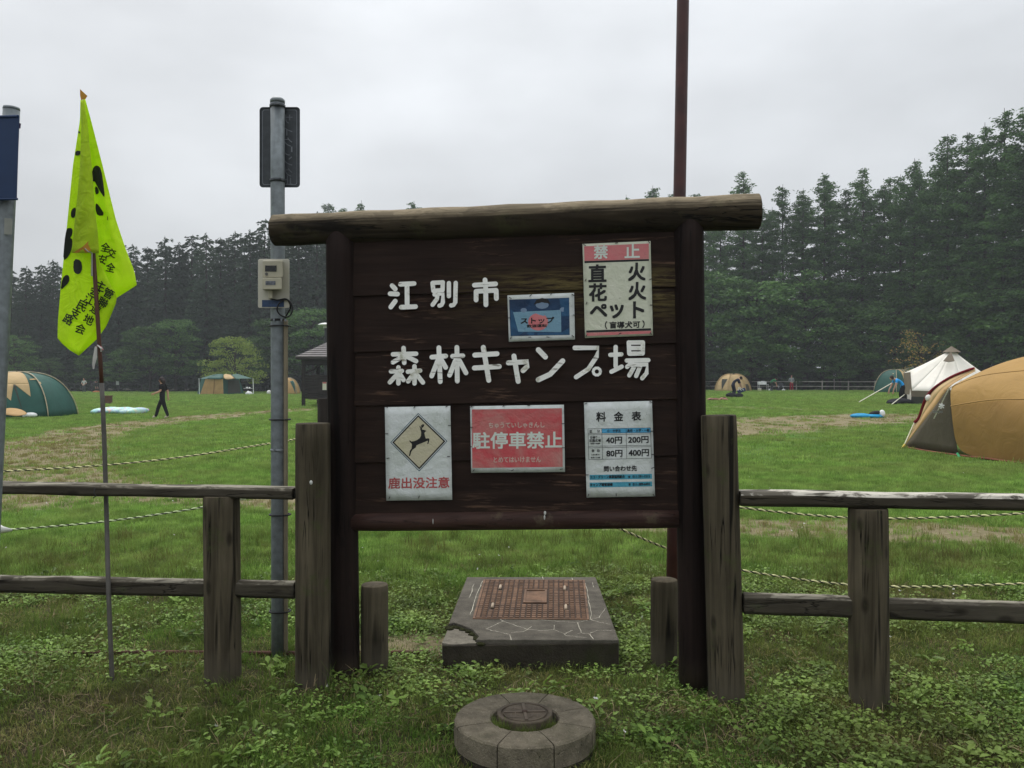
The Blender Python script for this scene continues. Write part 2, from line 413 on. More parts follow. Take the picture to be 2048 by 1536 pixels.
# raised white letters, traced stroke by stroke
def z4(x, y): return (700+x*0.227865, 450+y*0.227865)
def z5(x, y): return (1000+x*0.227865, 450+y*0.227865)
def white_letter():
    t = NT('old_white_paint'); v = t.coord('Object', (6, 6, 60)); vo = t.coord()
    c = t.mix(t.rng(t.noise(vo, 9, 4), 0.3, 0.7), (0.72, 0.72, 0.67), (0.90, 0.90, 0.86))
    crack = t.rng(t.noise(v, 1.0, 5, 0.65, 0.6), 0.60, 0.66)
    c = t.mix(t.math('MULTIPLY', crack, 0.8), c, (0.10, 0.08, 0.05))
    c = t.mix(t.rng(t.noise(vo, 16, 5, 0.7), 0.56, 0.70, 0, 0.7), c, (0.30, 0.29, 0.17))
    t.bump(t.noise(vo, 60, 4), 0.3, 0.003)
    return t.fin(c, 0.75, 0.2)
LETW = white_letter()
LET = {
 'a': (z4, 21, [[(370, 532), (397, 562)], [(352, 603), (417, 606)], [(397, 668), (358, 720)], [(443, 520), (562, 514)], [(500, 520), (502, 715)], [(450, 722), (575, 716)]]),
 'b': (z4, 19, [[(726, 508), (815, 503)], [(724, 510), (732, 572)], [(814, 505), (812, 572)], [(732, 578), (812, 572)], [(742, 610), (815, 605), (815, 680), (803, 702), (785, 708)], [(770, 590), (762, 650), (725, 700)], [(868, 510), (868, 625)], [(928, 508), (924, 680), (908, 702), (888, 706)]]),
 'c': (z4, 21, [[(1185, 482), (1188, 520)], [(1092, 528), (1278, 517)], [(1107, 582), (1282, 573)], [(1107, 585), (1107, 658)], [(1283, 575), (1285, 645)], [(1190, 530), (1193, 700)]]),
 'd': (z4, 20, [[(470, 1080), (476, 1210)], [(377, 1135), (580, 1130)], [(462, 1155), (377, 1205)], [(490, 1150), (580, 1195)], [(425, 1250), (425, 1390)], [(360, 1285), (455, 1280)], [(415, 1310), (350, 1380)], [(435, 1305), (470, 1360)], [(566, 1240), (566, 1390)], [(508, 1288), (615, 1278)], [(555, 1310), (510, 1372)], [(580, 1305), (640, 1382)]]),
 'e': (z4, 21, [[(780, 1077), (792, 1375)], [(718, 1160), (840, 1150)], [(770, 1190), (717, 1325)], [(800, 1180), (840, 1250)], [(938, 1074), (942, 1370)], [(900, 1152), (990, 1148)], [(925, 1190), (874, 1318)], [(960, 1190), (1018, 1298)]]),
 'f': (z4, 22, [[(1170, 1074), (1218, 1363)], [(1095, 1142), (1290, 1130)], [(1092, 1255), (1310, 1242)]]),
 'g': (z5, 22, [[(122, 1150), (160, 1373)], [(74, 1210), (245, 1200), (240, 1240), (202, 1278)]]),
 'h': (z5, 23, [[(337, 1095), (398, 1158)], [(337, 1358), (440, 1310), (550, 1193)]]),
 'i': (z5, 20, [[(656, 1078), (862, 1078), (848, 1155), (775, 1265), (668, 1335)]]+[[(850+32*math.cos(k*math.pi/5), 1286+32*math.sin(k*math.pi/5)) for k in range(11)]]),
 'j': (z5, 19, [[(1015, 1070), (1015, 1240)], [(968, 1140), (1065, 1135)], [(978, 1288), (1068, 1243)], [(1130, 1032), (1254, 1030)], [(1130, 1030), (1135, 1128)], [(1254, 1030), (1252, 1128)], [(1137, 1080), (1250, 1080)], [(1137, 1130), (1250, 1126)], [(1112, 1190), (1302, 1186)], [(1160, 1205), (1115, 1245)], [(1150, 1228), (1292, 1224), (1286, 1300), (1248, 1345)], [(1180, 1240), (1135, 1320)], [(1230, 1242), (1195, 1325)]]),
}
def stroke(mb, zf, pts, hw, d0, d1):
    # rounded stroke outline, extruded from d0 to d1 in front of the board
    P2 = [Vector(p+(0,)) for p in pts]; n = len(P2)
    L, Rr = [], []
    for i, p in enumerate(P2):
        t = (P2[min(i+1, n-1)]-P2[max(i-1, 0)]).normalized(); q = Vector((-t.y, t.x, 0))
        L.append(p+q*hw); Rr.append(p-q*hw)
    out = list(L)
    te = (P2[-1]-P2[-2]).normalized(); qe = Vector((-te.y, te.x, 0))
    for k in range(1, 6):
        a = math.pi*k/6; out.append(P2[-1]+qe*hw*math.cos(a)+te*hw*math.sin(a))
    out += Rr[::-1]
    ts = (P2[0]-P2[1]).normalized(); qs = Vector((-ts.y, ts.x, 0))
    for k in range(1, 6):
        a = math.pi*k/6; out.append(P2[0]+qs*hw*math.cos(a)+ts*hw*math.sin(a))
    # build as a strip so concave strokes fill properly
    def q3(p, d): return S(*zf(p.x, p.y), d)
    # round joints: body quads + end fans
    m = len(out)
    front = [q3(p, d1) for p in out]; back = [q3(p, d0) for p in out]
    vs_ = front+back
    fs = [(i, (i+1) % m, m+(i+1) % m, m+i) for i in range(m)]
    for i in range(n-1):
        fs.append((i, i+1, m-5-(i+2), m-5-(i+1)))
    e = list(range(n-1, n+6)); fs.append(tuple(e))
    s_ = [m-6]+list(range(m-5, m))+[0]; fs.append(tuple(s_))
    mb.add(vs_, fs)
rng = random.Random(3)
for key, (zf, hw, strokes) in LET.items():
    mb = MB()
    for i, st in enumerate(strokes):
        w = 13 if (key == 'i' and i == 1) else hw
        stroke(mb, zf, st, w, 0.008, 0.0335+0.00045*i)
    mb.obj('letter', LETW, sgn)

# ---------------------------------------------------------------- text as flat print
_txt = bpy.data.curves.new('print', 'FONT'); _txto = bpy.data.objects.new('print', _txt)
_gc = {}
def glyphs(s):
    if s not in _gc:
        if _txto.name not in col.objects: col.objects.link(_txto)
        _txt.body = s; _txt.resolution_u = 3
        bpy.context.view_layer.update()
        me = bpy.data.meshes.new_from_object(_txto.evaluated_get(bpy.context.evaluated_depsgraph_get()))
        v = [(p.co.x, p.co.y) for p in me.vertices]; f = [tuple(p.vertices) for p in me.polygons]
        bpy.data.meshes.remove(me)
        xs = [p[0] for p in v]; ys = [p[1] for p in v]
        _gc[s] = (v, f, min(xs), max(xs), min(ys), max(ys))
    return _gc[s]
def text(mb, s, box, fn, bold=0.0, slope=0.0, step=0.00012):
    """print string s into the pixel box (x0,y0,x1,y1); fn(x,y,lift) -> point"""
    v, f, a, b, c, d = glyphs(s)
    x0, y0, x1, y1 = box
    sh = [(0, 0)] if not bold else [(-bold, -bold), (bold, -bold), (-bold, bold), (bold, bold), (0, 0)]
    for k, (ox, oy) in enumerate(sh):
        vs_ = []
        for px_, py_ in v:
            x = x0+(px_-a)/(b-a)*(x1-x0); y = y1-(py_-c)/(d-c)*(y1-y0)
            vs_.append(fn(x+ox, y+oy+slope*(x-x0), step*k))
        mb.add(vs_, f)
def paper(name, c, dirt, amt=0.5, rough=0.5):
    t = NT(name); vo = t.coord()
    n = t.noise(vo, 7, 6, 0.65, 0.8)
    cc = t.mix(t.rng(n, 0.42, 0.72, 0, amt), c, dirt)
    cc = t.mix(t.rng(t.noise(vo, 45, 3), 0.66, 0.74, 0, 0.35), cc, tuple(x*0.5 for x in dirt))
    t.bump(t.math('ADD', t.noise(vo, 9, 4, 0.55, 1.2), t.math('MULTIPLY', t.noise(vo, 30, 2, 0.5, 2.0), 0.35)), 0.55, 0.012)
    return t.fin(cc, rough, 0.3)
PAP = paper('laminated_paper', (0.62, 0.65, 0.64), (0.40, 0.44, 0.38), 0.8)
PAPY = paper('yellowed_paper', (0.60, 0.61, 0.49), (0.46, 0.50, 0.36), 0.8)
INK = plain('black_ink', (0.012, 0.012, 0.013), 0.5, var=0.3)
REDF = paper('faded_red_ink', (0.50, 0.075, 0.085), (0.45, 0.215, 0.19), 1.0)
PINK = paper('faded_pink_ink', (0.55, 0.16, 0.17), (0.50, 0.24, 0.22), 0.8)
REDT = plain('red_ink', (0.42, 0.075, 0.075), 0.5)
PALE = plain('pale_ink', (0.60, 0.66, 0.60), 0.5, var=0.1)
PALER = plain('pale_worn_ink', (0.56, 0.42, 0.36), 0.5, var=0.15)
TAN = paper('tan_print', (0.50, 0.46, 0.33), (0.46, 0.44, 0.27), 0.6)
BLUEB = paper('blue_bar_print', (0.065, 0.30, 0.42), (0.05, 0.26, 0.30), 0.7)
BLUEH = paper('blue_header_print', (0.07, 0.33, 0.55), (0.06, 0.27, 0.45), 0.7)
NAVYP = paper('navy_photo_print', (0.012, 0.045, 0.11), (0.004, 0.014, 0.04), 0.9)
BLUEP = paper('blue_photo_print', (0.02, 0.085, 0.18), (0.008, 0.035, 0.09), 0.9)
SKYP = paper('light_blue_print', (0.17, 0.31, 0.41), (0.12, 0.25, 0.35), 0.7)
FACEP = plain('pale_blue_print', (0.16, 0.23, 0.33), 0.5)
STAPLE = plain('rusty_staple', (0.018, 0.013, 0.010), 0.6, var=0.4)
BASE_D = 0.0345
def curl(x, y, lift):
    n = noise.noise(Vector((x*0.03, y*0.03, 1.0)))
    return S(x, y, BASE_D+0.0012*n+0.0006+lift)
class Poster:
    def __init__(s, name, corners, mat, label, cat, staples):
        cx = sum(p[0] for p in corners)/4; yb = max(p[1] for p in corners)
        s.o = thing(name, S(cx, yb, BASE_D), label, cat)
        (a, b, c, d) = [Vector(p+(0,)) for p in corners]
        rows = []
        for j in range(13):
            l = a.lerp(d, j/12); r = b.lerp(c, j/12)
            rows.append([curl(*l.lerp(r, i/10).xy, -0.0006) for i in range(11)])
        MB().grid(rows).obj('sheet', mat, s.o, True, thick=0.0006)
        mb = MB()
        for x, y, ang in staples:
            M = Matrix.Rotation(R(ang), 3, 'Y'); mb.box(curl(x, y, 0.0015), (0.014, 0.003, 0.0028), M)
        mb.obj('staple', STAPLE, s.o)['kind'] = 'stuff'
        s.lv = 0.0004
    def quad(s, name, mat, c, lift=None):
        lift = s.lv if lift is None else lift
        (a, b, e, d) = [Vector(tuple(p)+(0,)) for p in c]; rows = []
        for j in range(7):
            l = a.lerp(d, j/6); r = b.lerp(e, j/6)
            rows.append([curl(*l.lerp(r, i/8).xy, lift) for i in range(9)])
        return MB().grid(rows).obj(name, mat, s.o, True)
    def poly(s, name, mat, pts, lift):
        return MB().add([curl(x, y, lift) for x, y in pts], [tuple(range(len(pts)))]).obj(name, mat, s.o)
    def print(s, name, mat, items, lift, bold=0.0, slope=-0.028):
        for st, box, *b in items:
            mb = MB(); text(mb, st, box, lambda x, y, k: curl(x, y, lift+k), b[0] if b else bold, slope)
            mb.obj(name, mat, s.o)
def zb(zf, x0, y0, x1, y1): return zf(x0, y0)+zf(x1, y1)
# --- prohibition notice
st = [(1169, 490, 30), (1233, 486, -10), (1298, 484, 60), (1171, 560, -60), (1302, 558, -20), (1173, 606, -70), (1303, 610, 0), (1173, 671, -60), (1240, 667, -30), (1302, 667, 60)]
p = Poster('prohibition_notice', [(1165, 488), (1301, 482), (1306, 671), (1170, 676)], PAPY, 'yellowed notice with a pink band over large black characters, upper right of the board', 'notice', st)
p.quad('red_band', PINK, [z5(738, 187), z5(1306, 162), z5(1307, 298), z5(741, 316)])
p.quad('black_line', INK, [z5(741, 317), z5(1307, 299), z5(1307, 315), z5(742, 334)])
p.quad('black_line', INK, [z5(757, 926), z5(1325, 906), z5(1326, 926), z5(758, 944)])
p.quad('red_line', PINK, [z5(758, 946), z5(1326, 928), z5(1327, 952), z5(759, 974)])
p.print('white_lettering', PALE, [('禁', zb(z5, 826, 180, 944, 296)), ('止', zb(z5, 1096, 168, 1224, 288))], 0.001, 0.7)
p.print('black_lettering', INK, [('直', zb(z5, 780, 352, 930, 498)), ('火', zb(z5, 1128, 336, 1274, 488)), ('花', zb(z5, 784, 518, 934, 668)), ('火', zb(z5, 1130, 506, 1280, 656)),
   ('ペ', zb(z5, 792, 700, 938, 806)), ('ッ', zb(z5, 968, 702, 1082, 816)), ('ト', zb(z5, 1172, 675, 1262, 815))], 0.001, 1.1)
p.print('small_lettering', INK, [('（', zb(z5, 922, 846, 940, 912)), ('盲導犬可', zb(z5, 962, 850, 1228, 908)), ('）', zb(z5, 1250, 838, 1268, 902))], 0.001, 0.4)
# --- photograph poster
p = Poster('photo_poster', [z5(65, 618), z5(650, 595), z5(658, 1005), z5(78, 1025)], PAP, 'blue toned photo poster of a figure holding up a placard', 'poster',
   [z5(90, 640)+(30,), z5(268, 618)+(-40,), z5(450, 605)+(-50,), z5(640, 612)+(30,), z5(78, 815)+(0,), z5(655, 790)+(0,), z5(95, 990)+(-60,), z5(262, 983)+(0,), z5(420, 983)+(10,), z5(640, 975)+(45,)])
p.quad('photo_print', NAVYP, [z5(80, 655), z5(607, 638), z5(612, 965), z5(92, 975)])
p.poly('print_patch', BLUEP, [z5(*q) for q in [(92, 740), (120, 760), (160, 935), (300, 942), (300, 967), (93, 973)]], 0.0007)
p.poly('print_patch', BLUEP, [z5(*q) for q in [(520, 645), (605, 642), (610, 800), (540, 800), (540, 760)]], 0.0007)
p.poly('print_patch', BLUEP, [z5(*q) for q in [(330, 945), (540, 942), (610, 900), (611, 963), (330, 967)]], 0.0007)
p.poly('printed_face', FACEP, [z5(370+58*math.cos(a*0.5236), 702+34*math.sin(a*0.5236)) for a in range(12)], 0.0008)
p.poly('printed_hat', INK, [z5(*q) for q in [(295, 700), (320, 655), (370, 640), (420, 652), (445, 695), (420, 686), (370, 682), (322, 690)]], 0.0010)
p.poly('printed_placard', SKYP, [z5(*q) for q in [(115, 765), (535, 745), (538, 940), (160, 936)]], 0.0012)
for hx, hy in ((208, 748), (553, 742)):
    p.poly('printed_hand', FACEP, [z5(hx+28*math.cos(a*0.5236), hy+20*math.sin(a*0.5236)) for a in range(12)], 0.0014)
p.poly('printed_disc', PINK, [z5(335+88*math.cos(a*0.2618), 850+76*math.sin(a*0.2618)) for a in range(24)], 0.0016)
p.print('lettering', INK, [('ストップ', zb(z5, 182, 815, 474, 868)), ('飲酒運転', zb(z5, 235, 874, 410, 900), 0.2)], 0.0019, 0.45)
# --- deer warning
def z6(x, y): return (740+x*0.1692, 780+y*0.1692)
p = Poster('deer_warning_notice', [z6(175, 203), z6(950, 188), z6(972, 1298), z6(193, 1308)], PAP, 'white notice with a leaping black deer in a diamond above red characters', 'notice',
   [z6(*q) for q in [(195, 200, ), (525, 203), (905, 192), (940, 418), (195, 517), (212, 806), (930, 786), (228, 1275), (578, 1265)]] and
   [z6(195, 200)+(30,), z6(525, 203)+(-45,), z6(905, 194)+(-30,), z6(940, 418)+(0,), z6(195, 517)+(0,), z6(212, 806)+(-15,), z6(930, 786)+(0,), z6(228, 1275)+(-70,), z6(578, 1265)+(-70,)])
def diamond(s, cx=577, cy=617): 
    return [z6(cx+(x-cx)*s, cy+(y-cy)*s) for x, y in ((570, 272), (915, 605), (582, 962), (240, 620))]
NAVY = plain('navy_ink', (0.02, 0.07, 0.11), 0.5)
p.quad('diamond_rim', NAVY, diamond(1.0)); p.quad('diamond_gap', PAP, diamond(0.966), 0.0008); p.quad('diamond_border', INK, diamond(0.93), 0.0012); p.quad('diamond_field', TAN, diamond(0.865), 0.0016)
deer = [(667, 485), (650, 495), (643, 510), (650, 545), (660, 575), (690, 570), (703, 580), (698, 610), (688, 638), (676, 638), (683, 610), (680, 598), (655, 610), (620, 625), (580, 640), (548, 655), (540, 680), (505, 705), (485, 735), (478, 770), (470, 782), (458, 778), (466, 755), (470, 720), (492, 690), (495, 650), (490, 630), (472, 615), (463, 597), (475, 597), (490, 610), (525, 603), (560, 590), (590, 565), (602, 540), (605, 500), (598, 475), (590, 465), (597, 462), (588, 440), (585, 425), (594, 425), (600, 440), (606, 450), (603, 420), (608, 408), (614, 420), (618, 408), (624, 400), (630, 410), (640, 402), (642, 415), (632, 435), (618, 448), (613, 465), (632, 470), (652, 476)]
from mathutils.geometry import tessellate_polygon
tri = tessellate_polygon([[Vector(q+(0,)) for q in deer]])
MB().add([curl(*z6(*q), 0.002) for q in deer], [tuple(t) for t in tri]).obj('deer_print', INK, p.o)
p.print('red_lettering', REDT, [('鹿出没注意', zb(z6, 218, 1038, 936, 1166))], 0.0006, 0.45, -0.015)
# --- no stopping notice
def z7(x, y): return (920+x*0.1123, 790+y*0.1123)
p = Poster('no_stopping_notice', [z7(180, 200), z7(1850, 172), z7(1870, 1370), z7(200, 1385)], PAP, 'faded red notice with white characters, bottom middle of the board', 'notice',
   [z7(205, 205)+(-30,), z7(780, 192)+(-30,), z7(1225, 185)+(0,), z7(1830, 510)+(0,), z7(205, 575)+(0,), z7(190, 920)+(0,), z7(1840, 940)+(0,), z7(240, 1345)+(-50,), z7(935, 1340)+(-30,), z7(1805, 1320)+(-10,)])
p.quad('red_panel', REDF, [z7(212, 258), z7(1815, 235), z7(1830, 1280), z7(218, 1300)])
p.print('large_lettering', PALE, [('駐停車禁止', zb(z7, 228, 668, 1812, 956))], 0.001, 0.75, -0.008)
p.print('small_lettering', PALER, [('ちゅうていしゃきんし', zb(z7, 512, 492, 1505, 590)), ('とめてはいけません', zb(z7, 600, 1106, 1440, 1204))], 0.001, 0.25, -0.01)
# --- price list
def z8(x, y): return (1150+x*0.1432, 790+y*0.1432)
p = Poster('price_list', [z8(125, 105), z8(1075, 82), z8(1118, 1415), z8(163, 1432)], PAP, 'white price list with a table and blue bars, lower right of the board', 'notice',
   [z8(150, 118)+(-20,), z8(1060, 95)+(20,), z8(1075, 505)+(0,), z8(1090, 828)+(0,), z8(1085, 1018)+(-20,), z8(185, 1400)+(-70,), z8(575, 1395)+(90,), z8(1100, 1400)+(60,), z8(170, 1115)+(0,)])
p.quad('header_bar', BLUEH, [z8(372, 468), z8(1055, 459), z8(1057, 522), z8(374, 531)])
p.quad('contact_bar', BLUEB, [z8(203, 1116), z8(1074, 1100), z8(1076, 1170), z8(205, 1186)])
p.quad('contact_bar', BLUEB, [z8(204, 1224), z8(1076, 1207), z8(1078, 1276), z8(206, 1292)])
mb = MB()
def ln(a, b, w=0.32):
    a = Vector(z8(*a)+(0,)); b = Vector(z8(*b)+(0,)); t = (b-a).normalized(); q = Vector((-t.y, t.x, 0))*w
    n = 6; rows = [[curl(*(a.lerp(b, i/n)+q).xy, 0.0011) for i in range(n+1)], [curl(*(a.lerp(b, i/n)-q).xy, 0.0011) for i in range(n+1)]]
    mb.grid(rows)
for a, b in (((180, 472), (1055, 458)), ((182, 535), (1057, 525)), ((184, 555), (1058, 543)), ((187, 716), (1063, 700)), ((188, 738), (1064, 720)), ((192, 902), (1070, 882)), ((180, 472), (192, 902)), ((1055, 458), (1070, 882)), ((374, 470), (386, 897)), ((714, 464), (722, 888))): ln(a, b)
mb.obj('table_rule', INK, p.o)['kind'] = 'stuff'
p.print('title_lettering', INK, [('料', zb(z8, 300, 240, 430, 370)), ('金', zb(z8, 545, 236, 672, 362)), ('表', zb(z8, 793, 232, 920, 358))], 0.0008, 0.45, -0.02)
p.print('price_lettering', INK, [('40円', zb(z8, 435, 588, 655, 680)), ('200円', zb(z8, 745, 580, 1025, 674)), ('80円', zb(z8, 440, 772, 660, 864)), ('400円', zb(z8, 750, 762, 1030, 857))], 0.0008, 0.4, -0.02)
p.print('small_lettering', INK, [('区', zb(z8, 205, 490, 240, 525)), ('分', zb(z8, 310, 487, 348, 522)), ('小・中学生', zb(z8, 445, 482, 640, 520)), ('高校・大学・一般', zb(z8, 730, 476, 1042, 518)),
   ('日帰り・', zb(z8, 215, 574, 340, 610)), ('炊飯広場', zb(z8, 200, 616, 360, 656)), ('8:30〜16:30', zb(z8, 218, 668, 348, 688)), ('宿', zb(z8, 232, 760, 268, 796)), ('泊', zb(z8, 306, 758, 342, 794)), ('(1泊1張り)', zb(z8, 230, 826, 345, 844)), ('8:30〜11:00', zb(z8, 225, 866, 350, 884)),
   ('エコ・グリーン事業協同組合', zb(z8, 212, 1126, 695, 1168), 0.2), ('☎', zb(z8, 742, 1128, 772, 1158)), ('011-391-1515', zb(z8, 805, 1122, 1045, 1156), 0.2), ('キャンプ場管理棟', zb(z8, 212, 1234, 525, 1276), 0.2), ('☎', zb(z8, 748, 1234, 776, 1264)), ('011-389-6493', zb(z8, 808, 1230, 1048, 1264), 0.2)], 0.0014, 0.12, -0.018)
p.print('contact_lettering', INK, [('問い合わせ先', zb(z8, 405, 994, 862, 1068))], 0.0008, 0.35, -0.02)
# ================================================================ timber fences and posts in front
GREYP = wood('grey_post_timber', 2, (0.042, 0.034, 0.021), (0.135, 0.112, 0.074), (0.055, 0.065, 0.022), 0.22, 1.0, 0.95, splash=(0.085, 0.072, 0.052))
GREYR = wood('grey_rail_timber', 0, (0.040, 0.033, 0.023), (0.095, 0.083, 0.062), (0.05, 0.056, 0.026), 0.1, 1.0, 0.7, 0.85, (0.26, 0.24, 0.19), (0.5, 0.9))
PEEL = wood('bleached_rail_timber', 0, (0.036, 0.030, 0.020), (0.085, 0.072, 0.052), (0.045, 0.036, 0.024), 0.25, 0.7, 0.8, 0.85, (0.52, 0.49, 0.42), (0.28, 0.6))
def round_post(o, x, ytop, xb, r, zc, name='post', lean=0, n=26):
    top = P(x, ytop, zc(x)); b = P(xb, ytop, zc(xb)); g = gz(b.x, b.y)
    bot = Vector((b.x, b.y, g-0.15))
    pts = [bot.lerp(top, i/16) for i in range(17)]; rad = [r*1.02]*16+[r]
    d = (top-bot).normalized()
    pts += [top+d*0.004, top+d*0.0041]; rad += [r*0.955, r*0.2]
    return MB().tube(pts, rad, n, wob=0.035, seed=x*0.37).obj(name, GREYP, o, True)
def rail(o, a, b, h, dpt, name, mat, seed, sagmat=None):
    # squared rail with softened arrises and a slightly wavy upper edge
    n = 30; rows = []
    c = 0.22*min(h, dpt)
    d = (b-a).normalized(); w = Vector((-d.y, d.x, 0)).normalized()
    sec = [(-dpt/2, -h/2+c), (-dpt/2, h/2-c), (-dpt/2+c, h/2), (dpt/2-c, h/2), (dpt/2, h/2-c), (dpt/2, -h/2+c), (dpt/2-c, -h/2), (-dpt/2+c, -h/2)]
    for i in range(n+1):
        p = a.lerp(b, i/n); r_ = []
        for u, v in sec:
            k = 1+0.06*noise.noise(Vector((i*0.35+seed, u*20, v*20)))
            up = 0.007*noise.noise(Vector((i*0.22+seed, 1.3, seed))) if v > 0 else 0.003*noise.noise(Vector((i*0.3, 5, seed)))
            r_.append(p+w*u*k+Vector((0, 0, v+up)))
        rows.append(r_)
    mb = MB().grid(rows, True)
    mb.f += [tuple(range(8))[::-1], tuple(n*8+k for k in range(8))]
    ob = mb.obj(name, mat, o, False, bevel=0.004)
    if sagmat:
        ob.data.materials.append(sagmat)
        for q in ob.data.polygons:
            if q.normal.z > 0.45: q.material_index = 1
    return ob
zf = lambda x: FZ(x)
fl = thing('wooden_fence', GP(447, FZ(447)), 'low grey timber fence left of the brown sign board, tied to the flag pole', 'fence')
round_post(fl, 626, 848, 626, 0.083, lambda x: FZ(x, 4.13)).name = 'tall_post'
round_post(fl, 443, 992, 447, 0.0865, zf)
round_post(fl, -190, 985, -190, 0.0865, zf)
rail(fl, P(-420, 967, FZ(-420)), P(592, 986, FZ(592)), 0.056, 0.115, 'top_rail', GREYR, 1.0)
rail(fl, P(-420, 1159, FZ(-420)), P(592, 1179, FZ(592)), 0.084, 0.07, 'lower_rail', GREYR, 5.0)
q_ = P(622, 965, FZ(622)-.083); MB().ellipsoid(q_, (.008, .004, .011), None, 8, 6).obj('bird_dropping', DROP, fl, True)
fr_ = thing('wooden_fence', GP(1737, FZ(1737)), 'low timber fence right of the brown sign board with a bleached, flaking top rail', 'fence')
round_post(fr_, 1437, 832, 1455, 0.083, lambda x: FZ(x, 4.15)).name = 'tall_post'
round_post(fr_, 1735, 1017, 1738, 0.0865, zf)
round_post(fr_, 2350, 1022, 2350, 0.0865, zf)
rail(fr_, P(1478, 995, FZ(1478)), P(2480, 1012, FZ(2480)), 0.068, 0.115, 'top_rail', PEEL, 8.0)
rail(fr_, P(1486, 1206, FZ(1486)), P(2480, 1240, FZ(2480)), 0.095, 0.07, 'lower_rail', GREYR, 12.0)
for x, yt, Z, r, lab in ((749, 1170, 4.41, 0.0685, 'short round timber stub beside the left sign post'), (1328, 1160, 4.50, 0.0685, 'short round timber stub beside the right sign post')):
    s_ = thing('post_stub', GP(x, Z), lab, 'wooden post')
    round_post(s_, x, yt, x, r, lambda q, Z=Z: Z, 'stub')

# rope fence behind: a dark post and twisted black and yellow ropes
DKP = wood('dark_post_timber', 2, (0.014, 0.011, 0.009), (0.032, 0.026, 0.02))
rp = thing('rope_post', GP(648, 8.0), 'dark wooden post peeping out behind the tall left fence post', 'wooden post')
b = GP(648, 8.0, -0.1); t_ = P(648, 797, 8.0)
MB().tube([b, b.lerp(t_, .3), b.lerp(t_, .6), t_], 0.06, 14, wob=0.05).obj('shaft', DKP, rp, True)
YEL = plain('yellow_rope', (0.60, 0.57, 0.30), 0.8, var=0.3, scale=30); BLK = plain('black_rope', (0.045, 0.045, 0.035), 0.8)
WHR = plain('pale_green_rope', (0.52, 0.60, 0.34), 0.8, var=0.3, scale=30); TAPE = plain('white_tape', (0.62, 0.62, 0.58), 0.7)
def spline(pts, n):
    out = []; m = len(pts)
    for i in range(m-1):
        p0, p1, p2, p3 = pts[max(i-1, 0)], pts[i], pts[i+1], pts[min(i+2, m-1)]
        for k in range(n):
            t = k/n
            out.append(0.5*((2*p1)+(p2-p0)*t+(2*p0-5*p1+4*p2-p3)*t*t+(3*p1-p0-3*p2+p3)*t*t*t))
    out.append(pts[-1]); return out
def rope(label, pix, mat, r=0.0056, pitch=0.062):
    pts = spline([P(*q) for q in pix], 24)
    L = [0.0]
    for a, b in zip(pts[:-1], pts[1:]): L.append(L[-1]+(b-a).length)
    n = int(L[-1]/pitch*9); cen = []
    j = 0
    for i in range(n+1):
        s = L[-1]*i/n
        while j < len(L)-2 and L[j+1] < s: j += 1
        cen.append(pts[j].lerp(pts[j+1], (s-L[j])/max(1e-6, L[j+1]-L[j])))
    o = thing('twisted_rope', pts[0], label, 'rope', 'twisted boundary ropes')
    for ph, m_ in ((0, mat), (math.pi, BLK)):
        hp = []
        for i, c in enumerate(cen):
            d = (cen[min(i+1, n)]-cen[max(i-1, 0)]).normalized(); u = d.cross(Vector((0, 0, 1))).normalized(); w = d.cross(u)
            a = 2*math.pi*(L[-1]*i/n)/pitch+ph
            hp.append(c+u*math.cos(a)*r*0.62+w*math.sin(a)*r*0.62)
        MB().tube(hp, r*(0.95 if m_ is not BLK else 0.68), 6).obj('strand', m_, o, True)
    return o
rope('upper yellow and black rope crossing the lawn left of the sign', [(-260, 948, 5.6), (0, 943, 5.9), (300, 922, 6.2), (540, 887, 7.0), (648, 868, 7.95)], YEL)
o = rope('lower pale green and black rope left of the sign with a taped end', [(10, 1060, 5.85), (210, 1043, 6.0), (408, 1014, 6.2), (560, 982, 7.0), (648, 960, 7.95)], WHR)
MB().tube([P(-8, 1054, 5.85), P(6, 1059, 5.85), P(24, 1060, 5.85)], [0.035, 0.025, 0.008], 8, wob=0.3).obj('tape', TAPE, o, True)
MB().tube([P(-14, 1058, 5.85), P(-30, 1075, 5.86)], [0.02, 0.006], 8, wob=0.3).obj('tape', TAPE, o, True)
rope('lower yellow and black rope sagging low behind the right fence', [(1020, 965, 4.55), (1240, 1058, 4.85), (1340, 1099, 5.12), (1480, 1140, 5.2), (1740, 1172, 5.25), (2048, 1167, 5.2), (2300, 1148, 5.1)], YEL)
rope('upper yellow and black rope just under the right top rail', [(1250, 940, 4.7), (1380, 990, 5.05), (1480, 1015, 5.2), (1740, 1037, 5.25), (2048, 1027, 5.2), (2300, 1005, 5.1)], YEL)
RUST = plain('rusty_pipe', (0.075, 0.036, 0.022), 0.85, var=0.5, scale=14)
o = thing('ground_pipe', GP(300, 4.66), 'thin rusty pipe lying in the grass behind the left fence', 'pipe')
MB().tube([GP(x, 4.66, 0.012) for x in range(-300, 900, 40)], 0.014, 8, wob=0.1).obj('pipe', RUST, o, True)
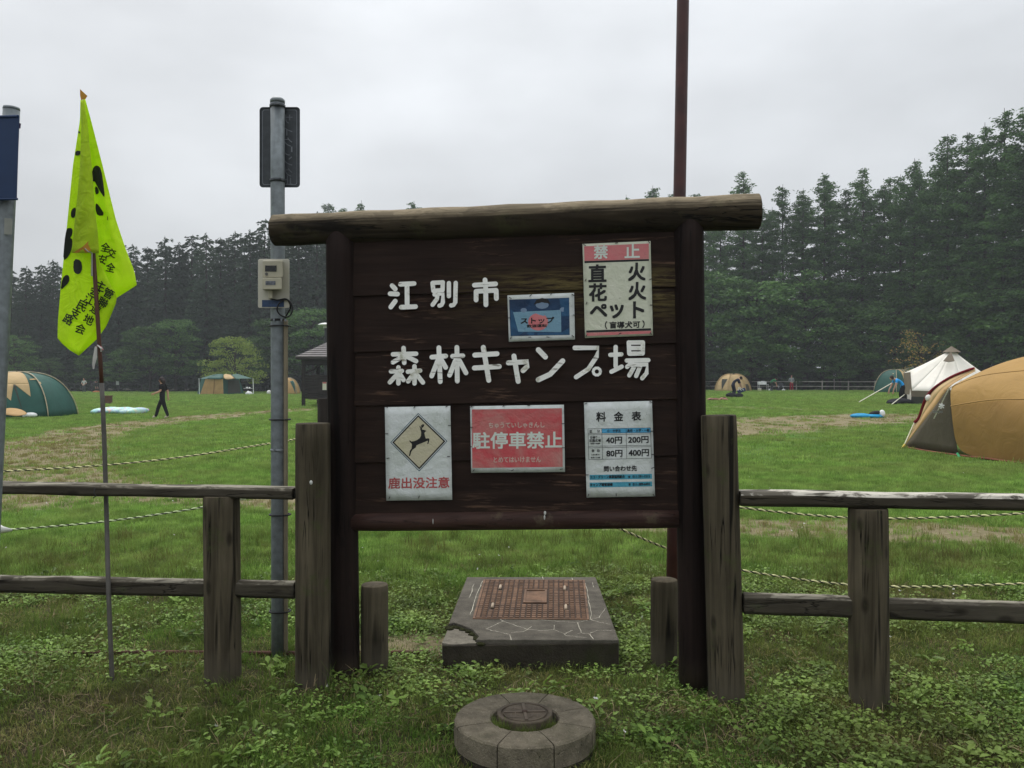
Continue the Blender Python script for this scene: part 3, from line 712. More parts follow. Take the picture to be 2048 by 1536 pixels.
# ================================================================ metal poles, meter, flag
def galv(name, c=(0.20, 0.225, 0.235)):
    t = NT(name); vo = t.coord(); vs_ = t.coord('Object', (18, 18, 1.6))
    n = t.noise(vo, 26, 4); s_ = t.noise(vs_, 1.0, 5, 0.6)
    c1 = t.mix(t.rng(n, 0.3, 0.7), tuple(x*0.72 for x in c), tuple(x*1.15 for x in c))
    c1 = t.mix(t.rng(s_, 0.5, 0.75, 0, 0.6), c1, tuple(x*0.5 for x in c))
    t.bump(n, 0.1, 0.002)
    return t.fin(c1, 0.5, 0.4, 0.35)
GALV = galv('galvanised_steel'); DARKM = galv('dark_sign_back', (0.055, 0.062, 0.068)); BLKP = plain('black_plastic', (0.012, 0.012, 0.013), 0.45)
RIM = plain('bright_rim', (0.24, 0.26, 0.28), 0.4, metal=0.4)
Zp = 4.67
po = thing('sign_post', GP(557, Zp), 'galvanised steel pole behind the sign board with a dark sign facing away', 'sign post')
b = GP(557, Zp, -0.1); t_ = P(555, 205, Zp)
MB().tube([b.lerp(t_, i/8) for i in range(9)], 0.038, 24).obj('pole', GALV, po, True)
d = (t_-b).normalized()
MB().tube([t_-d*0.004, t_+d*0.012, t_+d*0.022, t_+d*0.027], [0.0395, 0.0395, 0.03, 0.008], 24).obj('cap', GALV, po, True)
def rounded(x0, y0, x1, y1, r, n=5):
    out = []
    for cx, cy, a0 in ((x1-r, y0+r, -90), (x1-r, y1-r, 0), (x0+r, y1-r, 90), (x0+r, y0+r, 180)):
        for k in range(n+1):
            a = R(a0+90*k/n); out.append((cx+r*math.cos(a), cy+r*math.sin(a)))
    return out
def plate(mb, pts, Z0, Z1): mb.hexa([P(x, y, Z1) for x, y in pts][::-1], [P(x, y, Z0) for x, y in pts][::-1])
mb = MB(); plate(mb, rounded(519, 214, 600, 375, 7), Zp+0.043, Zp+0.046); sp_ = mb.obj('sign_panel', DARKM, po)
outer = rounded(519, 214, 600, 375, 7); inner = rounded(520.6, 215.6, 598.4, 373.4, 6)
def ringplate(o_, i_, Z0, Z1, name, mat, par):
    n = len(o_); v = [P(*q, Z0) for q in o_]+[P(*q, Z0) for q in i_]+[P(*q, Z1) for q in o_]+[P(*q, Z1) for q in i_]
    f = []
    for k in range(n):
        j = (k+1) % n
        f += [(k, j, n+j, n+k), (2*n+k, 3*n+k, 3*n+j, 2*n+j), (k, 2*n+k, 2*n+j, j), (n+k, n+j, 3*n+j, 3*n+k)]
    return MB().add(v, f).obj(name, mat, par)
ringplate(outer, inner, Zp+0.036, Zp+0.048, 'panel_rim', DARKM, sp_)
ringplate(rounded(525, 219.5, 594, 369.5, 4), rounded(525.8, 220.3, 593.2, 368.7, 4), Zp+0.0395, Zp+0.0425, 'embossed_line', RIM, sp_)
mb = MB()
for i, (ch, y) in enumerate((('サ', 238), ('イ', 262), ('ク', 284), ('リ', 302), ('ン', 322), ('グ', 344), ('止', 360))):
    v, f, a, bb, c, dd = glyphs(ch)
    mb.add([P(585-(px_-a)/(bb-a)*19, y+9-(py_-c)/(dd-c)*18, Zp+0.0405) for px_, py_ in v], f)
mb.obj('embossed_lettering', plain('embossed_metal', (0.17, 0.185, 0.20), 0.5, metal=0.3), sp_)
for y in (213, 362):
    mb = MB().tube([P(555, y-3, Zp), P(555, y+3, Zp)], 0.0425, 20); mb.tube([P(549, y-4, Zp-0.042), P(562, y-4, Zp-0.042)], 0.008, 8); mb.tube([P(546, y, Zp), P(546, y, Zp+0.04)], 0.008, 6)
    mb.obj('clamp', DARKM, po, True)
# meter
CRE = plain('cream_plastic', (0.47, 0.44, 0.33), 0.5, var=0.1); CRE2 = plain('pale_cream_plate', (0.52, 0.50, 0.42), 0.55, var=0.1)
LCD = plain('dark_display', (0.012, 0.014, 0.012), 0.2, 0.5); NAVYL = plain('navy_label', (0.03, 0.06, 0.13), 0.4, var=0.3, scale=60)
Zm = Zp-0.043
me_ = thing('meter_box', P(548, 615, Zm), 'cream electronic meter box strapped to the steel pole', 'meter box')
mb = MB(); plate(mb, rounded(516, 518, 579, 616, 4), Zm-0.012, Zm); mb.obj('backplate', CRE2, me_, bevel=0.002)
mb = MB(); plate(mb, rounded(525, 521, 566, 555, 3), Zm-0.075, Zm-0.0125); hs_ = mb.obj('housing', CRE, me_, bevel=0.004)
mb = MB(); plate(mb, rounded(525, 555.5, 564, 579, 3), Zm-0.095, Zm-0.0125); hl = mb.obj('lower_housing', CRE, me_, bevel=0.004)
mb = MB(); plate(mb, [(530, 531), (553, 531), (553, 543), (530, 543)], Zm-0.078, Zm-0.0755); mb.obj('display', LCD, hs_)
mb = MB().tube([P(533, 548, Zm-0.0755), P(533, 548, Zm-0.081)], 0.008, 14); mb.obj('button', plain('grey_button', (0.16, 0.16, 0.15), 0.4), hs_)
mb = MB(); plate(mb, [(531, 562), (551, 562), (551, 570), (531, 570)], Zm-0.097, Zm-0.0955); mb.obj('label_window', plain('grey_display', (0.12, 0.13, 0.15), 0.3, var=0.5, scale=80), hl)
mb = MB(); plate(mb, [(537, 579.5), (545, 579.5), (545, 597), (537, 597)], Zm-0.05, Zm-0.0125); mb.obj('cable_gland', CRE, me_, bevel=0.003)
mb = MB(); plate(mb, [(524, 600), (568, 600), (568, 614), (524, 614)], Zm-0.0145, Zm-0.0125); mb.obj('label_plate', NAVYL, me_)
lp = [(541, 598, .04), (556, 600, .035), (572, 598, .03), (583, 608, .03), (584, 624, .03), (575, 634, .03), (561, 630, .03), (554, 618, .035), (562, 603, .035), (575, 600, .02), (581, 615, .0), (572, 632, -.03), (570, 640, -.045)]
MB().tube(spline([P(x, y, Zm-d_) for x, y, d_ in lp], 6), 0.0042, 8).obj('cable', BLKP, me_, True)
# conduit
CON = plain('tan_conduit', (0.235, 0.20, 0.135), 0.7, var=0.2)
co = thing('conduit_pipe', GP(571, Zp-0.01), 'thin ribbed tan conduit strapped along the steel pole', 'pipe')
cb = GP(571.5, Zp-0.012, -0.05); ct = P(571.5, 640, Zp-0.012); n = 220
MB().tube([cb.lerp(ct, i/n) for i in range(n+1)], [0.0128 if i % 2 else 0.0112 for i in range(n+1)], 10).obj('ribbed_tube', CON, co, True)
for y in (652, 839, 1029, 1222):
    c = P(560, y, Zp-0.004)
    ringp = [c+Vector((0.056*math.cos(a), 0.046*math.sin(a), 0)) for a in [k*math.pi/12 for k in range(25)]]
    MB().tube(ringp, 0.0045, 6).obj('cable_tie', BLKP, co, True)
for y, xs in ((640, (548, 563, 571)), (900, (548, 562))):
    for x in xs:
        MB().box(P(x, y, Zp-0.045), (0.007, 0.012, 0.014)).obj('strap_bolt', RIM, co)
c = P(556, 640, Zp)
for y in (640, 900):
    c = P(556, y, Zp); MB().tube([c-Vector((0, 0, .006)), c+Vector((0, 0, .006))], 0.0405, 20).obj('steel_strap', RIM if y == 900 else BLKP, co, True)
# tall maroon flag pole
MAR = plain('maroon_paint', (0.050, 0.0135, 0.011), 0.45, 0.4, var=0.35, scale=9)
fp = thing('tall_pole', GP(1343, 4.98), 'tall maroon painted steel pole rising behind the sign board', 'pole')
b = GP(1343, 4.98, -0.1); t_ = P(1366, 0, 4.98); e = b+(t_-b)*1.9
MB().tube([b.lerp(e, i/10) for i in range(11)], [0.0385-0.0006*i for i in range(11)], 20).obj('shaft', MAR, fp, True)
MB().ellipsoid(e, (.055, .055, .055)).obj('finial', MAR, fp, True)
# left edge pole with a blue sign
lp_ = thing('street_sign', GP(-5, 4.1), 'leaning grey pole with a dark blue panel cut by the left edge', 'sign post')
t_ = P(23, 218, 4.1); q = P(-9, 900, 4.1); dd_ = (t_-q).normalized(); b = q-dd_*((q.z+0.1)/dd_.z)
MB().tube([b.lerp(t_, i/8) for i in range(9)], 0.0365, 22).obj('pole', GALV, lp_, True)
MB().tube([t_-dd_*0.004, t_+dd_*0.008, t_+dd_*0.014], [0.0375, 0.036, 0.01], 22).obj('cap', GALV, lp_, True)
BLU = plain('blue_panel', (0.010, 0.030, 0.085), 0.5, 0.3, var=0.15); EDG = plain('purple_grey_edge', (0.045, 0.03, 0.07), 0.5)
Zb = 4.035
pn = [(-150, 237), (36, 229), (39, 231), (34, 392), (31, 396), (-150, 402)]
mb = MB(); plate(mb, pn, Zb-0.012, Zb+0.0); bp = mb.obj('blue_panel', BLU, lp_, bevel=0.003)
mb = MB(); plate(mb, [(36, 246), (42, 247), (41, 257), (36, 257)], Zb-0.008, Zb+0.02); mb.obj('bracket', EDG, bp)
mb = MB(); plate(mb, [(20, 397), (34, 389), (34, 400), (30, 400)], Zb-0.01, Zb+0.02); mb.obj('bracket', EDG, bp)
for y in (233, 398):
    mb = MB().tube([P(-150, y+3, Zb-0.013), P(35, y, Zb-0.013)], 0.006, 6); mb.obj('panel_flange', BLU, bp)
mb = MB(); plate(mb, [(9, 436), (25, 437), (24, 469), (8, 469)], 4.1-0.040, 4.1-0.036); mb.obj('number_plate', plain('pale_plate', (0.30, 0.31, 0.27), 0.6), lp_)
# ---------------------------------------------------------------- flag
NEON = cloth('neon_fabric', (0.68, 0.90, 0.03), 0.7, 0.5, 0.05, 7, 0.55)
NEOND = cloth('neon_sleeve', (0.54, 0.72, 0.03), 0.75, 0.4, 0.08, 9, 0.4)
ORG = cloth('orange_tab', (0.48, 0.24, 0.035), 0.8, 0.1)
BRN = plain('brown_pole_paint', (0.085, 0.035, 0.02), 0.5, var=0.3, scale=12); GRP = plain('grey_pole_paint', (0.095, 0.088, 0.078), 0.6, var=0.3, scale=12)
Zf = 4.28
fg = thing('flag', GP(222, Zf), 'neon yellow green safety flag with black characters on a thin pole', 'flag')
pl = spline([P(224, 1352, Zf), P(217, 1180, Zf+0.002), P(212, 990, Zf+0.128), P(205, 800, Zf+0.14), P(193, 600, Zf+0.14), P(187, 512, Zf+0.14), P(182, 440, Zf+0.14)], 6)
pl = [pl[0]-Vector((0, 0, 0.15))]+pl
k = 1+int(len(pl)*0.55)
MB().tube(pl[:k], 0.0115, 10).obj('lower_pole', GRP, fg, True)
MB().tube(pl[k-1:], 0.0105, 10).obj('upper_pole', BRN, fg, True)
zc = Zf+0.14
def edge(pts, y):
    for (x0, y0), (x1, y1) in zip(pts[:-1], pts[1:]):
        if y0 <= y <= y1: return x0+(x1-x0)*(y-y0)/max(1e-6, y1-y0)
    return pts[0][0] if y < pts[0][1] else pts[-1][0]
def panel(left, right, y0, y1, dep, ny=34, nx=12):
    rows = []
    for j in range(ny+1):
        y = y0+(y1-y0)*j/ny; l = edge(left, y); r = edge(right, y)
        rows.append([P(l+(r-l)*i/nx, y, zc+dep(i/nx, (y-y0)/(y1-y0))) for i in range(nx+1)])
    return rows
fl_ = MB()
# rear right fold
Rl = [(166, 196), (168, 240), (178, 330), (188, 430), (196, 520), (197, 600), (200, 612)]
Rr = [(170, 196), (182, 240), (205, 330), (232, 440), (252, 500), (268, 540), (274, 572), (240, 590), (232, 598), (208, 612)]
depR = lambda u, v: 0.075+0.05*u*v+0.03*math.sin(u*5+v*2)*v+0.008*math.sin(u*13-v*7)*v
fl_.grid(panel(Rl, Rr, 198, 606, depR))
# left fold running to the lower point
Ll = [(161, 198), (160, 240), (146, 330), (137, 420), (130, 490), (121, 580), (116, 640), (115, 676), (130, 694), (157, 711)]
Lr = [(168, 198), (172, 240), (180, 330), (190, 430), (198, 520), (224, 575), (234, 592), (232, 606), (214, 650), (196, 676), (157, 712)]
depL = lambda u, v: 0.035+0.028*math.sin(u*4.2+v*3)*v-0.02*u*(1-v)+0.009*math.sin(u*11+v*9)*v
fl_.grid(panel(Ll, Lr, 200, 711, depL, 44, 16))
fl_.obj('cloth', NEON, fg, True, thick=0.001)
# front sleeve round the pole
Sl = [(161, 200), (163, 250), (160, 340), (151, 430), (146, 480), (143, 506)]
Sr = [(168, 200), (174, 240), (183, 330), (190, 420), (196, 470), (198, 503)]
depS = lambda u, v: -0.012-0.035*math.sin(math.pi*u)*(0.3+0.7*v)+0.006*math.sin(u*9+v*20)*v
MB().grid(panel(Sl, Sr, 203, 506, depS, 30, 12)).obj('sleeve', NEOND, fg, True, thick=0.0015)
# tip and corner tab
MB().hexa([P(160, 178, zc-.012), P(175, 192, zc-.012), P(171, 198, zc-.012), P(162, 200, zc-.012), P(160, 190, zc-.012)][::-1],
          [P(160, 178, zc+.012), P(175, 192, zc+.012), P(171, 198, zc+.012), P(162, 200, zc+.012), P(160, 190, zc+.012)][::-1]).obj('tip_tab', ORG, fg)
MB().grid([[P(177, 482, zc-.054), P(176, 489, zc-.055)], [P(166, 493, zc-.053), P(182, 500, zc-.054)], [P(146, 505.5, zc-.03), P(176, 505.5, zc-.055)]]).obj('corner_tab', ORG, fg, thick=0.001)
MB().tube([P(170, 497, zc-.058), P(176, 503, zc-.06), P(184, 506, zc-.035), P(184, 552, zc-.02)], [.003, .003, .004, .005], 6).obj('tie_string', plain('grey_string', (0.30, 0.30, 0.27), .8), fg)
mb = MB()
for q in ([(195, 690, -.02), (203, 697, -.02), (202, 703, -.015)], [(192, 693, -.02), (190, 715, -.02), (187, 730, -.02), (187, 738, -.02)]):
    mb.tube([P(x, y, zc+z_) for x, y, z_ in q], [0.006, 0.011, 0.007, 0.004][:len(q)], 6, flat=0.4)
mb.obj('ribbon', plain('white_ribbon', (0.55, 0.54, 0.50), 0.7), fg)
MB().tube([P(194, 692, zc-.014), P(202, 694, zc-.014), P(206, 700, zc-.01)], 0.007, 6, flat=0.5).obj('ribbon', plain('pink_ribbon', (0.5, 0.2, 0.22), 0.7), fg)
mb = MB()
c0 = P(211, 978, Zf+0.128)
mb.tube([c0+Vector((0.085*math.cos(a)-0.05, 0.06*math.sin(a)-0.03, 0.01*math.sin(2*a))) for a in [k*0.45 for k in range(15)]], 0.003, 5)
mb.tube([P(190, 975, Zf-0.05), P(188, 985, Zf-0.055), P(192, 992, Zf-0.05), P(186, 996, Zf-0.05)], 0.0028, 5)
mb.obj('tie_wire', plain('dark_wire', (0.03, 0.03, 0.03), .6), fg)
# printed characters: lifted just clear of the cloth
def on_panel(left, right, y0, y1, dep, lift):
    def fn(x, y):
        l, r = edge(left, y), edge(right, y)
        u = min(1, max(0, (x-l)/max(1e-3, r-l))); v = min(1, max(0, (y-y0)/(y1-y0)))
        return P(x, y, zc+dep(u, v)-lift)
    return fn
fnL = on_panel(Ll, Lr, 200, 711, depL, 0.006); fnR = on_panel(Rl, Rr, 198, 606, depR, 0.007)
FPR = plain('flag_black_print', (0.008, 0.012, 0.006), 0.7)
def blob(fn, pts):
    for _ in range(1):                       # round the brush strokes off
        pts = [q for i in range(len(pts)) for q in (tuple(.75*a+.25*b for a, b in zip(pts[i], pts[(i+1) % len(pts)])), tuple(.25*a+.75*b for a, b in zip(pts[i], pts[(i+1) % len(pts)])))]
    tr_ = tessellate_polygon([[Vector(p+(0,)) for p in pts]]); V = [Vector(p+(0,)) for p in pts]; T_ = [[V[i] for i in t] for t in tr_]
    for _ in range(2):                       # fine triangles so the print follows the folds
        N_ = []
        for a, b, c in T_:
            ab, bc, ca = (a+b)/2, (b+c)/2, (c+a)/2; N_ += [[a, ab, ca], [ab, b, bc], [ca, bc, c], [ab, bc, ca]]
        T_ = N_
    MB().add([fn(p.x, p.y) for t in T_ for p in t], [(3*i, 3*i+1, 3*i+2) for i in range(len(T_))]).obj('printed_stroke', FPR, fg)
def zq(x, y): return (x*0.390625, 150+y*0.390625)
for pts in ([(470, 500), (480, 468), (500, 462), (518, 480), (530, 560), (538, 630), (520, 610), (492, 560), (486, 545), (472, 545)],
            [(486, 568), (500, 575), (508, 600), (498, 612), (488, 608)], [(490, 655), (505, 665), (538, 718), (500, 722), (488, 690)], [(549, 718), (553, 735), (552, 748), (548, 735)]):
    blob(fnR, [zq(*p) for p in pts])
for pts in ([(362, 700), (375, 680), (390, 678), (386, 730), (364, 732)], [(338, 800), (345, 782), (372, 785), (370, 820), (358, 835), (372, 840), (368, 890), (352, 930), (322, 955), (330, 850)],
            [(335, 868), (348, 872), (352, 884), (334, 880)], [(378, 940), (415, 948), (422, 990), (410, 1018), (390, 1020), (374, 1000)], [(318, 1042), (340, 1020), (355, 1030), (355, 1060), (330, 1085), (310, 1105)],
            [(386, 386), (422, 390), (410, 410), (384, 414)], [(402, 284), (414, 296), (400, 300)]):
    blob(fnL, [zq(*p) for p in pts])
def ch(fn, c, x, y, s, ang):
    v, f, a, b_, c_, d_ = glyphs(c); A = R(ang); x, y = zq(x, y); s *= 0.390625
    cm = MB()
    for k, (ox, oy) in enumerate(((-.45, -.3), (.45, -.3), (0, .45))):
        out = []
        for px_, py_ in v:
            u = ((px_-a)/(b_-a)-.5)*s+ox; w = -((py_-c_)/(d_-c_)-.5)*s+oy
            out.append(fn(x+u*math.cos(A)-w*math.sin(A), y+u*math.sin(A)+w*math.cos(A))-Vector((0, .0004*k, 0)))
        cm.add(out, f)
    cm.obj('printed_character', FPR, fg)
for c, x, y, a in (('全', 540, 882, 10), ('安', 522, 945, 10), ('全', 566, 985, 12), ('交', 570, 912, 12)): ch(fnR, c, x, y, 46, a)
for c, x, y, a in (('主', 515, 1080, 22), ('管', 556, 1118, 28), ('聯', 527, 1165, 28), ('連', 490, 1200, 30), ('会', 412, 1300, 20), ('地', 454, 1252, 25), ('路', 350, 1252, 30), ('支', 386, 1220, 28), ('民', 420, 1182, 28), ('江', 458, 1148, 28), ('会', 488, 1106, 25)): ch(fnL, c, x, y, 50, a)
# ================================================================ concrete pit covers
def concrete(name, c, scale=9.0, speck=0.35, moss=0.0):
    t = NT(name); v = t.coord()
    n = t.noise(v, scale, 6, 0.65); m = t.noise(v, scale*9, 4, 0.7); f = t.noise(v, 1.8, 4)
    cc = t.mix(t.rng(n, 0.3, 0.7), tuple(x*0.6 for x in c), tuple(x*1.3 for x in c))
    cc = t.mix(t.rng(m, 0.62, 0.72, 0, speck), cc, tuple(min(1, x*3.0) for x in c))
    cc = t.mix(t.rng(m, 0.28, 0.4, speck, 0), cc, tuple(x*0.3 for x in c))
    if moss: cc = t.mix(t.rng(t.noise(v, 5, 5, .7), 0.5, 0.66, 0, moss), cc, (0.035, 0.042, 0.014))
    t.bump(t.math('ADD', n, t.math('MULTIPLY', m, 1.6)), 0.9, 0.008)
    return t.fin(cc, 0.92, 0.15)
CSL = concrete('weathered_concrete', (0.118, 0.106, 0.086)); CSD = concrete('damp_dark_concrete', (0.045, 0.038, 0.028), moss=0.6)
CRG = concrete('aggregate_concrete', (0.20, 0.172, 0.125), 14, 0.8, 0.3); CBR = concrete('fresh_broken_concrete', (0.22, 0.20, 0.16), 20, .4)
IRON = plain('rusted_iron', (0.145, 0.080, 0.046), 0.75, 0.35, 0.15, var=0.5, scale=11, bump=0.4)
IROND = plain('rusted_iron_dark', (0.045, 0.026, 0.017), 0.85, var=0.4, scale=20)
HT = 0.148
def T(x, y, h=HT, lift=0.0):                 # pixel on the slab top
    Z = (EYE-h)*F/(y-HOR); return Vector((PX(x, Z), Z, h+lift))
slab = thing('pit_cover_slab', (0.1, 4.47, 0.0), 'cracked concrete slab with a rusty rectangular iron cover under the sign', 'pit cover')
A, B_, C_, D_ = T(884, 1279), T(1238, 1280), T(1191, 1154), T(934, 1154)
# slab top outline with a broken front-left corner
n = 26; fr = []
for i in range(n+1):
    p = A.lerp(B_, i/n)+Vector((0, 0.006*noise.noise(Vector((i*0.9, 0, 4))), 0.003*noise.noise(Vector((i*1.3, 2, 4))))); fr.append(p)
top = fr[5:]+[B_.lerp(C_, .5), C_, C_.lerp(D_, .5), D_, D_.lerp(A, .5), T(897, 1248), T(908, 1245), T(925, 1250), T(945, 1258), T(958, 1272)]
bot = [Vector((p.x, p.y, -0.12)) for p in top]
MB().hexa(bot, top).obj('slab', CSL, slab, bevel=0.004)
core = [A, fr[1], fr[2], fr[3], fr[4], fr[5], T(958, 1272), T(945, 1258), T(925, 1250), T(908, 1245), T(897, 1248)]
core2 = [p+Vector((0, 0, -0.022-0.012*noise.noise(p*20))) for p in core]
MB().hexa([Vector((p.x+.002, p.y+.001, -0.12)) for p in core2], core2).obj('broken_corner', CBR, slab)
# mossy joint at the break
mb = MB()
q = [(900, 1246), (908, 1242), (925, 1246), (945, 1254), (960, 1268), (958, 1277), (940, 1270), (918, 1262), (902, 1254)]
MOS = concrete('moss', (0.034, 0.036, 0.011), 30); mpl = [(899, 1248), (907, 1244), (916, 1245), (926, 1249), (938, 1253), (948, 1259), (956, 1268), (962, 1277)]
mb = MB()
for i, q_ in enumerate(mpl):
    for k in range(5):
        w_ = noise.noise(Vector((i*3.1, k*2.7, 1.0))); p_ = T(q_[0]+w_*4, q_[1]+k*1.3-1.5+w_*2, HT, -0.020+0.006*noise.noise(Vector((i, k, 5.0))))
        mb.ellipsoid(p_, (0.024+.01*abs(w_), 0.016, 0.009), None, 7, 4)
mb.obj('moss', MOS, slab, True)['kind'] = 'stuff'
fy0 = (A.y+B_.y)/2
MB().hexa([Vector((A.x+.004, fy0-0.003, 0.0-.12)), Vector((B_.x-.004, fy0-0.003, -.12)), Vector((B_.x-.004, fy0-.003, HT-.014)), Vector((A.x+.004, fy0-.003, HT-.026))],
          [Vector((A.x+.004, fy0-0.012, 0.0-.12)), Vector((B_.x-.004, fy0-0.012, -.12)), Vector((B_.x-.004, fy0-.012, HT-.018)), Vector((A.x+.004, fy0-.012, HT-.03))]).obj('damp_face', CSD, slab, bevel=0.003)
# iron cover and frame
a, b, c, d = T(950, 1237), T(1174, 1239), T(1166, 1162), T(971, 1161)
mb = MB(); 
def ql(u, v, h): return a.lerp(b, u).lerp(d.lerp(c, u), v)+Vector((0, 0, h))
mb.hexa([ql(0, 0, -.02), ql(1, 0, -.02), ql(1, 1, -.02), ql(0, 1, -.02)], [ql(0, 0, .003), ql(1, 0, .003), ql(1, 1, .003), ql(0, 1, .003)])
cov = mb.obj('iron_cover', IROND, slab)
mb = MB(); w = .018
for u0, v0, u1, v1 in ((-.02, -.015, 1.02, .0), (-.02, 1, 1.02, 1.015), (-.02, 0, 0, 1), (1, 0, 1.02, 1)):
    mb.hexa([ql(u0, v0, -.02), ql(u1, v0, -.02), ql(u1, v1, -.02), ql(u0, v1, -.02)], [ql(u0, v0, .005), ql(u1, v0, .005), ql(u1, v1, .005), ql(u0, v1, .005)])
mb.obj('cover_frame', IRON, slab)
holes = [(0.17, 0.76), (0.81, 0.74), (0.135, 0.27), (0.815, 0.24)]
mb = MB(); nc, nr = 20, 22
for i in range(nc):
    for j in range(nr):
        u, v = (i+.5)/nc, (j+.5)/nr
        if 0.41 < u < 0.64 and 0.34 < v < 0.71: continue
        if any(abs(u-h[0]) < 0.035 and abs(v-h[1]) < 0.075 for h in holes): continue
        hw_, hv = 0.40/nc, (0.30 if i % 2 else 0.42)/nr
        mb.hexa([ql(u-hw_, v-hv, .002), ql(u+hw_, v-hv, .002), ql(u+hw_, v+hv, .002), ql(u-hw_, v+hv, .002)],
                [ql(u-hw_*.8, v-hv*.8, .0085), ql(u+hw_*.8, v-hv*.8, .0085), ql(u+hw_*.8, v+hv*.8, .0085), ql(u-hw_*.8, v+hv*.8, .0085)])
mb.obj('tread', IRON, cov)['kind'] = 'stuff'
mb = MB()
for u0, v0, u1, v1, h in ((.415, .35, .635, .37, .011), (.415, .68, .635, .70, .011), (.415, .37, .435, .68, .011), (.615, .37, .635, .68, .011), (.435, .37, .615, .68, .005)):
    mb.hexa([ql(u0, v0, .001), ql(u1, v0, .001), ql(u1, v1, .001), ql(u0, v1, .001)], [ql(u0, v0, h), ql(u1, v0, h), ql(u1, v1, h), ql(u0, v1, h)])
text(mb, '江別', (0, 0, 1, 1), lambda x, y, k: ql(.455+.14*x, .665-.09*y, .0075))
text(mb, '電', (0, 0, 1, 1), lambda x, y, k: ql(.46+.13*x, .565-.10*y, .0075))
text(mb, 'ハンドホール', (0, 0, 1, 1), lambda x, y, k: ql(.455+.14*x, .455-.06*y, .0075))
mb.obj('name_panel', IRON, cov)
HB = plain('worn_handle', (0.36, 0.28, 0.2), 0.6)
for u, v in holes:
    mb = MB(); mb.hexa([ql(u-.03, v-.02, .001), ql(u+.03, v-.02, .001), ql(u+.03, v+.05, .001), ql(u-.03, v+.05, .001)], [ql(u-.03, v-.02, .004), ql(u+.03, v-.02, .004), ql(u+.03, v+.05, .004), ql(u-.03, v+.05, .004)])
    lk = mb.obj('lifting_slot', IROND, cov)
    MB().tube([ql(u, v-.055, .006), ql(u, v-.045, .012), ql(u, v+.03, .012), ql(u, v+.04, .006)], 0.009, 8).obj('lifting_bar', HB, lk, True)
# white cracks
mb = MB()
def zc_(x, y): return (860+x*0.2577, 1140+y*0.2577)
cr = [[(410, 85), (380, 150), (355, 215), (330, 300), (310, 350)], [(345, 110), (325, 140), (328, 170), (300, 220)], [(1205, 105), (1222, 160), (1235, 260), (1250, 340), (1245, 385)], [(350, 365), (520, 372), (700, 375), (980, 398), (1150, 410), (1245, 385)],
      [(1245, 385), (1310, 370), (1340, 330), (1360, 300)], [(570, 395), (500, 430), (435, 460), (520, 480), (610, 500)], [(525, 375), (570, 400), (660, 430), (755, 462), (720, 480), (630, 488)], [(755, 462), (790, 440)], [(755, 462), (860, 472), (960, 465), (1040, 495), (1060, 512)], [(960, 465), (965, 430)], [(1145, 410), (1160, 450), (1175, 490), (1145, 495)], [(1175, 490), (1240, 500), (1270, 540)],
      [(1240, 495), (1300, 470), (1440, 470)], [(1060, 510), (1140, 520), (1220, 525)], [(1050, 495), (1080, 480), (1110, 470)], [(1245, 385), (1310, 405), (1400, 425)], [(620, 500), (630, 545)], [(1100, 60), (1110, 80), (1180, 90)], [(1260, 100), (1270, 135)], [(870, 50), (880, 75)], [(585, 385), (600, 370)], [(355, 215), (390, 210)]]
crr = random.Random(8)
for pl_ in cr:
    pts = []
    for (x0, y0), (x1, y1) in zip(pl_[:-1], pl_[1:]):
        m = max(2, int(math.hypot(x1-x0, y1-y0)/14))
        for k in range(m): pts.append((x0+(x1-x0)*k/m+crr.uniform(-3, 3), y0+(y1-y0)*k/m+crr.uniform(-2, 2)))
    pts.append(pl_[-1])
    W = [T(*zc_(*p_), HT, .0016) for p_ in pts]
    L_, R_ = [], []
    for i, p_ in enumerate(W):
        t = (W[min(i+1, len(W)-1)]-W[max(i-1, 0)]).normalized(); q_ = Vector((-t.y, t.x, 0))*(0.0006+0.0018*crr.random())
        L_.append(p_+q_); R_.append(p_-q_)
    mb.grid([L_, R_])
mb.obj('crack', plain('lime_deposit', (0.46, 0.43, 0.35), 0.9, var=0.3, scale=40), slab)['kind'] = 'stuff'
# ---------------------------------------------------------------- round concrete valve ring
c0 = Vector((0.052, 3.50, 0.0)); RO, RI, h = 0.287, 0.138, 0.122
ring = thing('valve_cover_ring', c0, 'round concrete ring with radial grooves around a small iron lid', 'manhole')
mb = MB(); ns = 72; rows = []
for r_, z_ in ((RO-.002, -.15), (RO-.002, .09), (RO-.006, h-.016), (RI+.004, h-.016), (RI+.004, 0.01)):
    rows.append([c0+Vector((r_*math.cos(2*math.pi*k/ns), r_*math.sin(2*math.pi*k/ns), z_)) for k in range(ns)])
mb.grid(rows, True).obj('ring_base', CSD, ring, True)
angs = [22, 68, 112, 158, 200, 248, 292, 338]
for i, a0 in enumerate(angs):
    a1 = angs[(i+1) % 8]+(360 if i == 7 else 0); m = 12
    gap = .55
    def arc(r_, z_, jit=0.0, g=gap): return [c0+Vector(((r_+jit*noise.noise(Vector((k*1.1+i*9, z_*40, 1))))*math.cos(R(a0+g+(a1-a0-2*g)*k/m)), (r_+jit*noise.noise(Vector((k*1.1+i*9, z_*40, 1))))*math.sin(R(a0+g+(a1-a0-2*g)*k/m)), z_+0.4*jit*noise.noise(Vector((k*0.8+i*5, r_*30, 7))))) for k in range(m+1)]
    rows = [arc(RO, 0.03), arc(RO, 0.085, .004), arc(RO-.001, h-.007, .005), arc(RO-.008, h, .004), arc((RO+RI)/2, h+.002, .004), arc(RI+.005, h, .005), arc(RI, h-.006, .004), arc(RI, .03)]
    mb = MB().grid(rows); L8 = len(rows); M1 = m+1
    mb.f += [tuple(r_*M1 for r_ in range(L8)), tuple(r_*M1+m for r_ in range(L8))[::-1]]
    mb.obj('wedge', CRG, ring)
mb = MB(); rows = []; hl = h+0.014
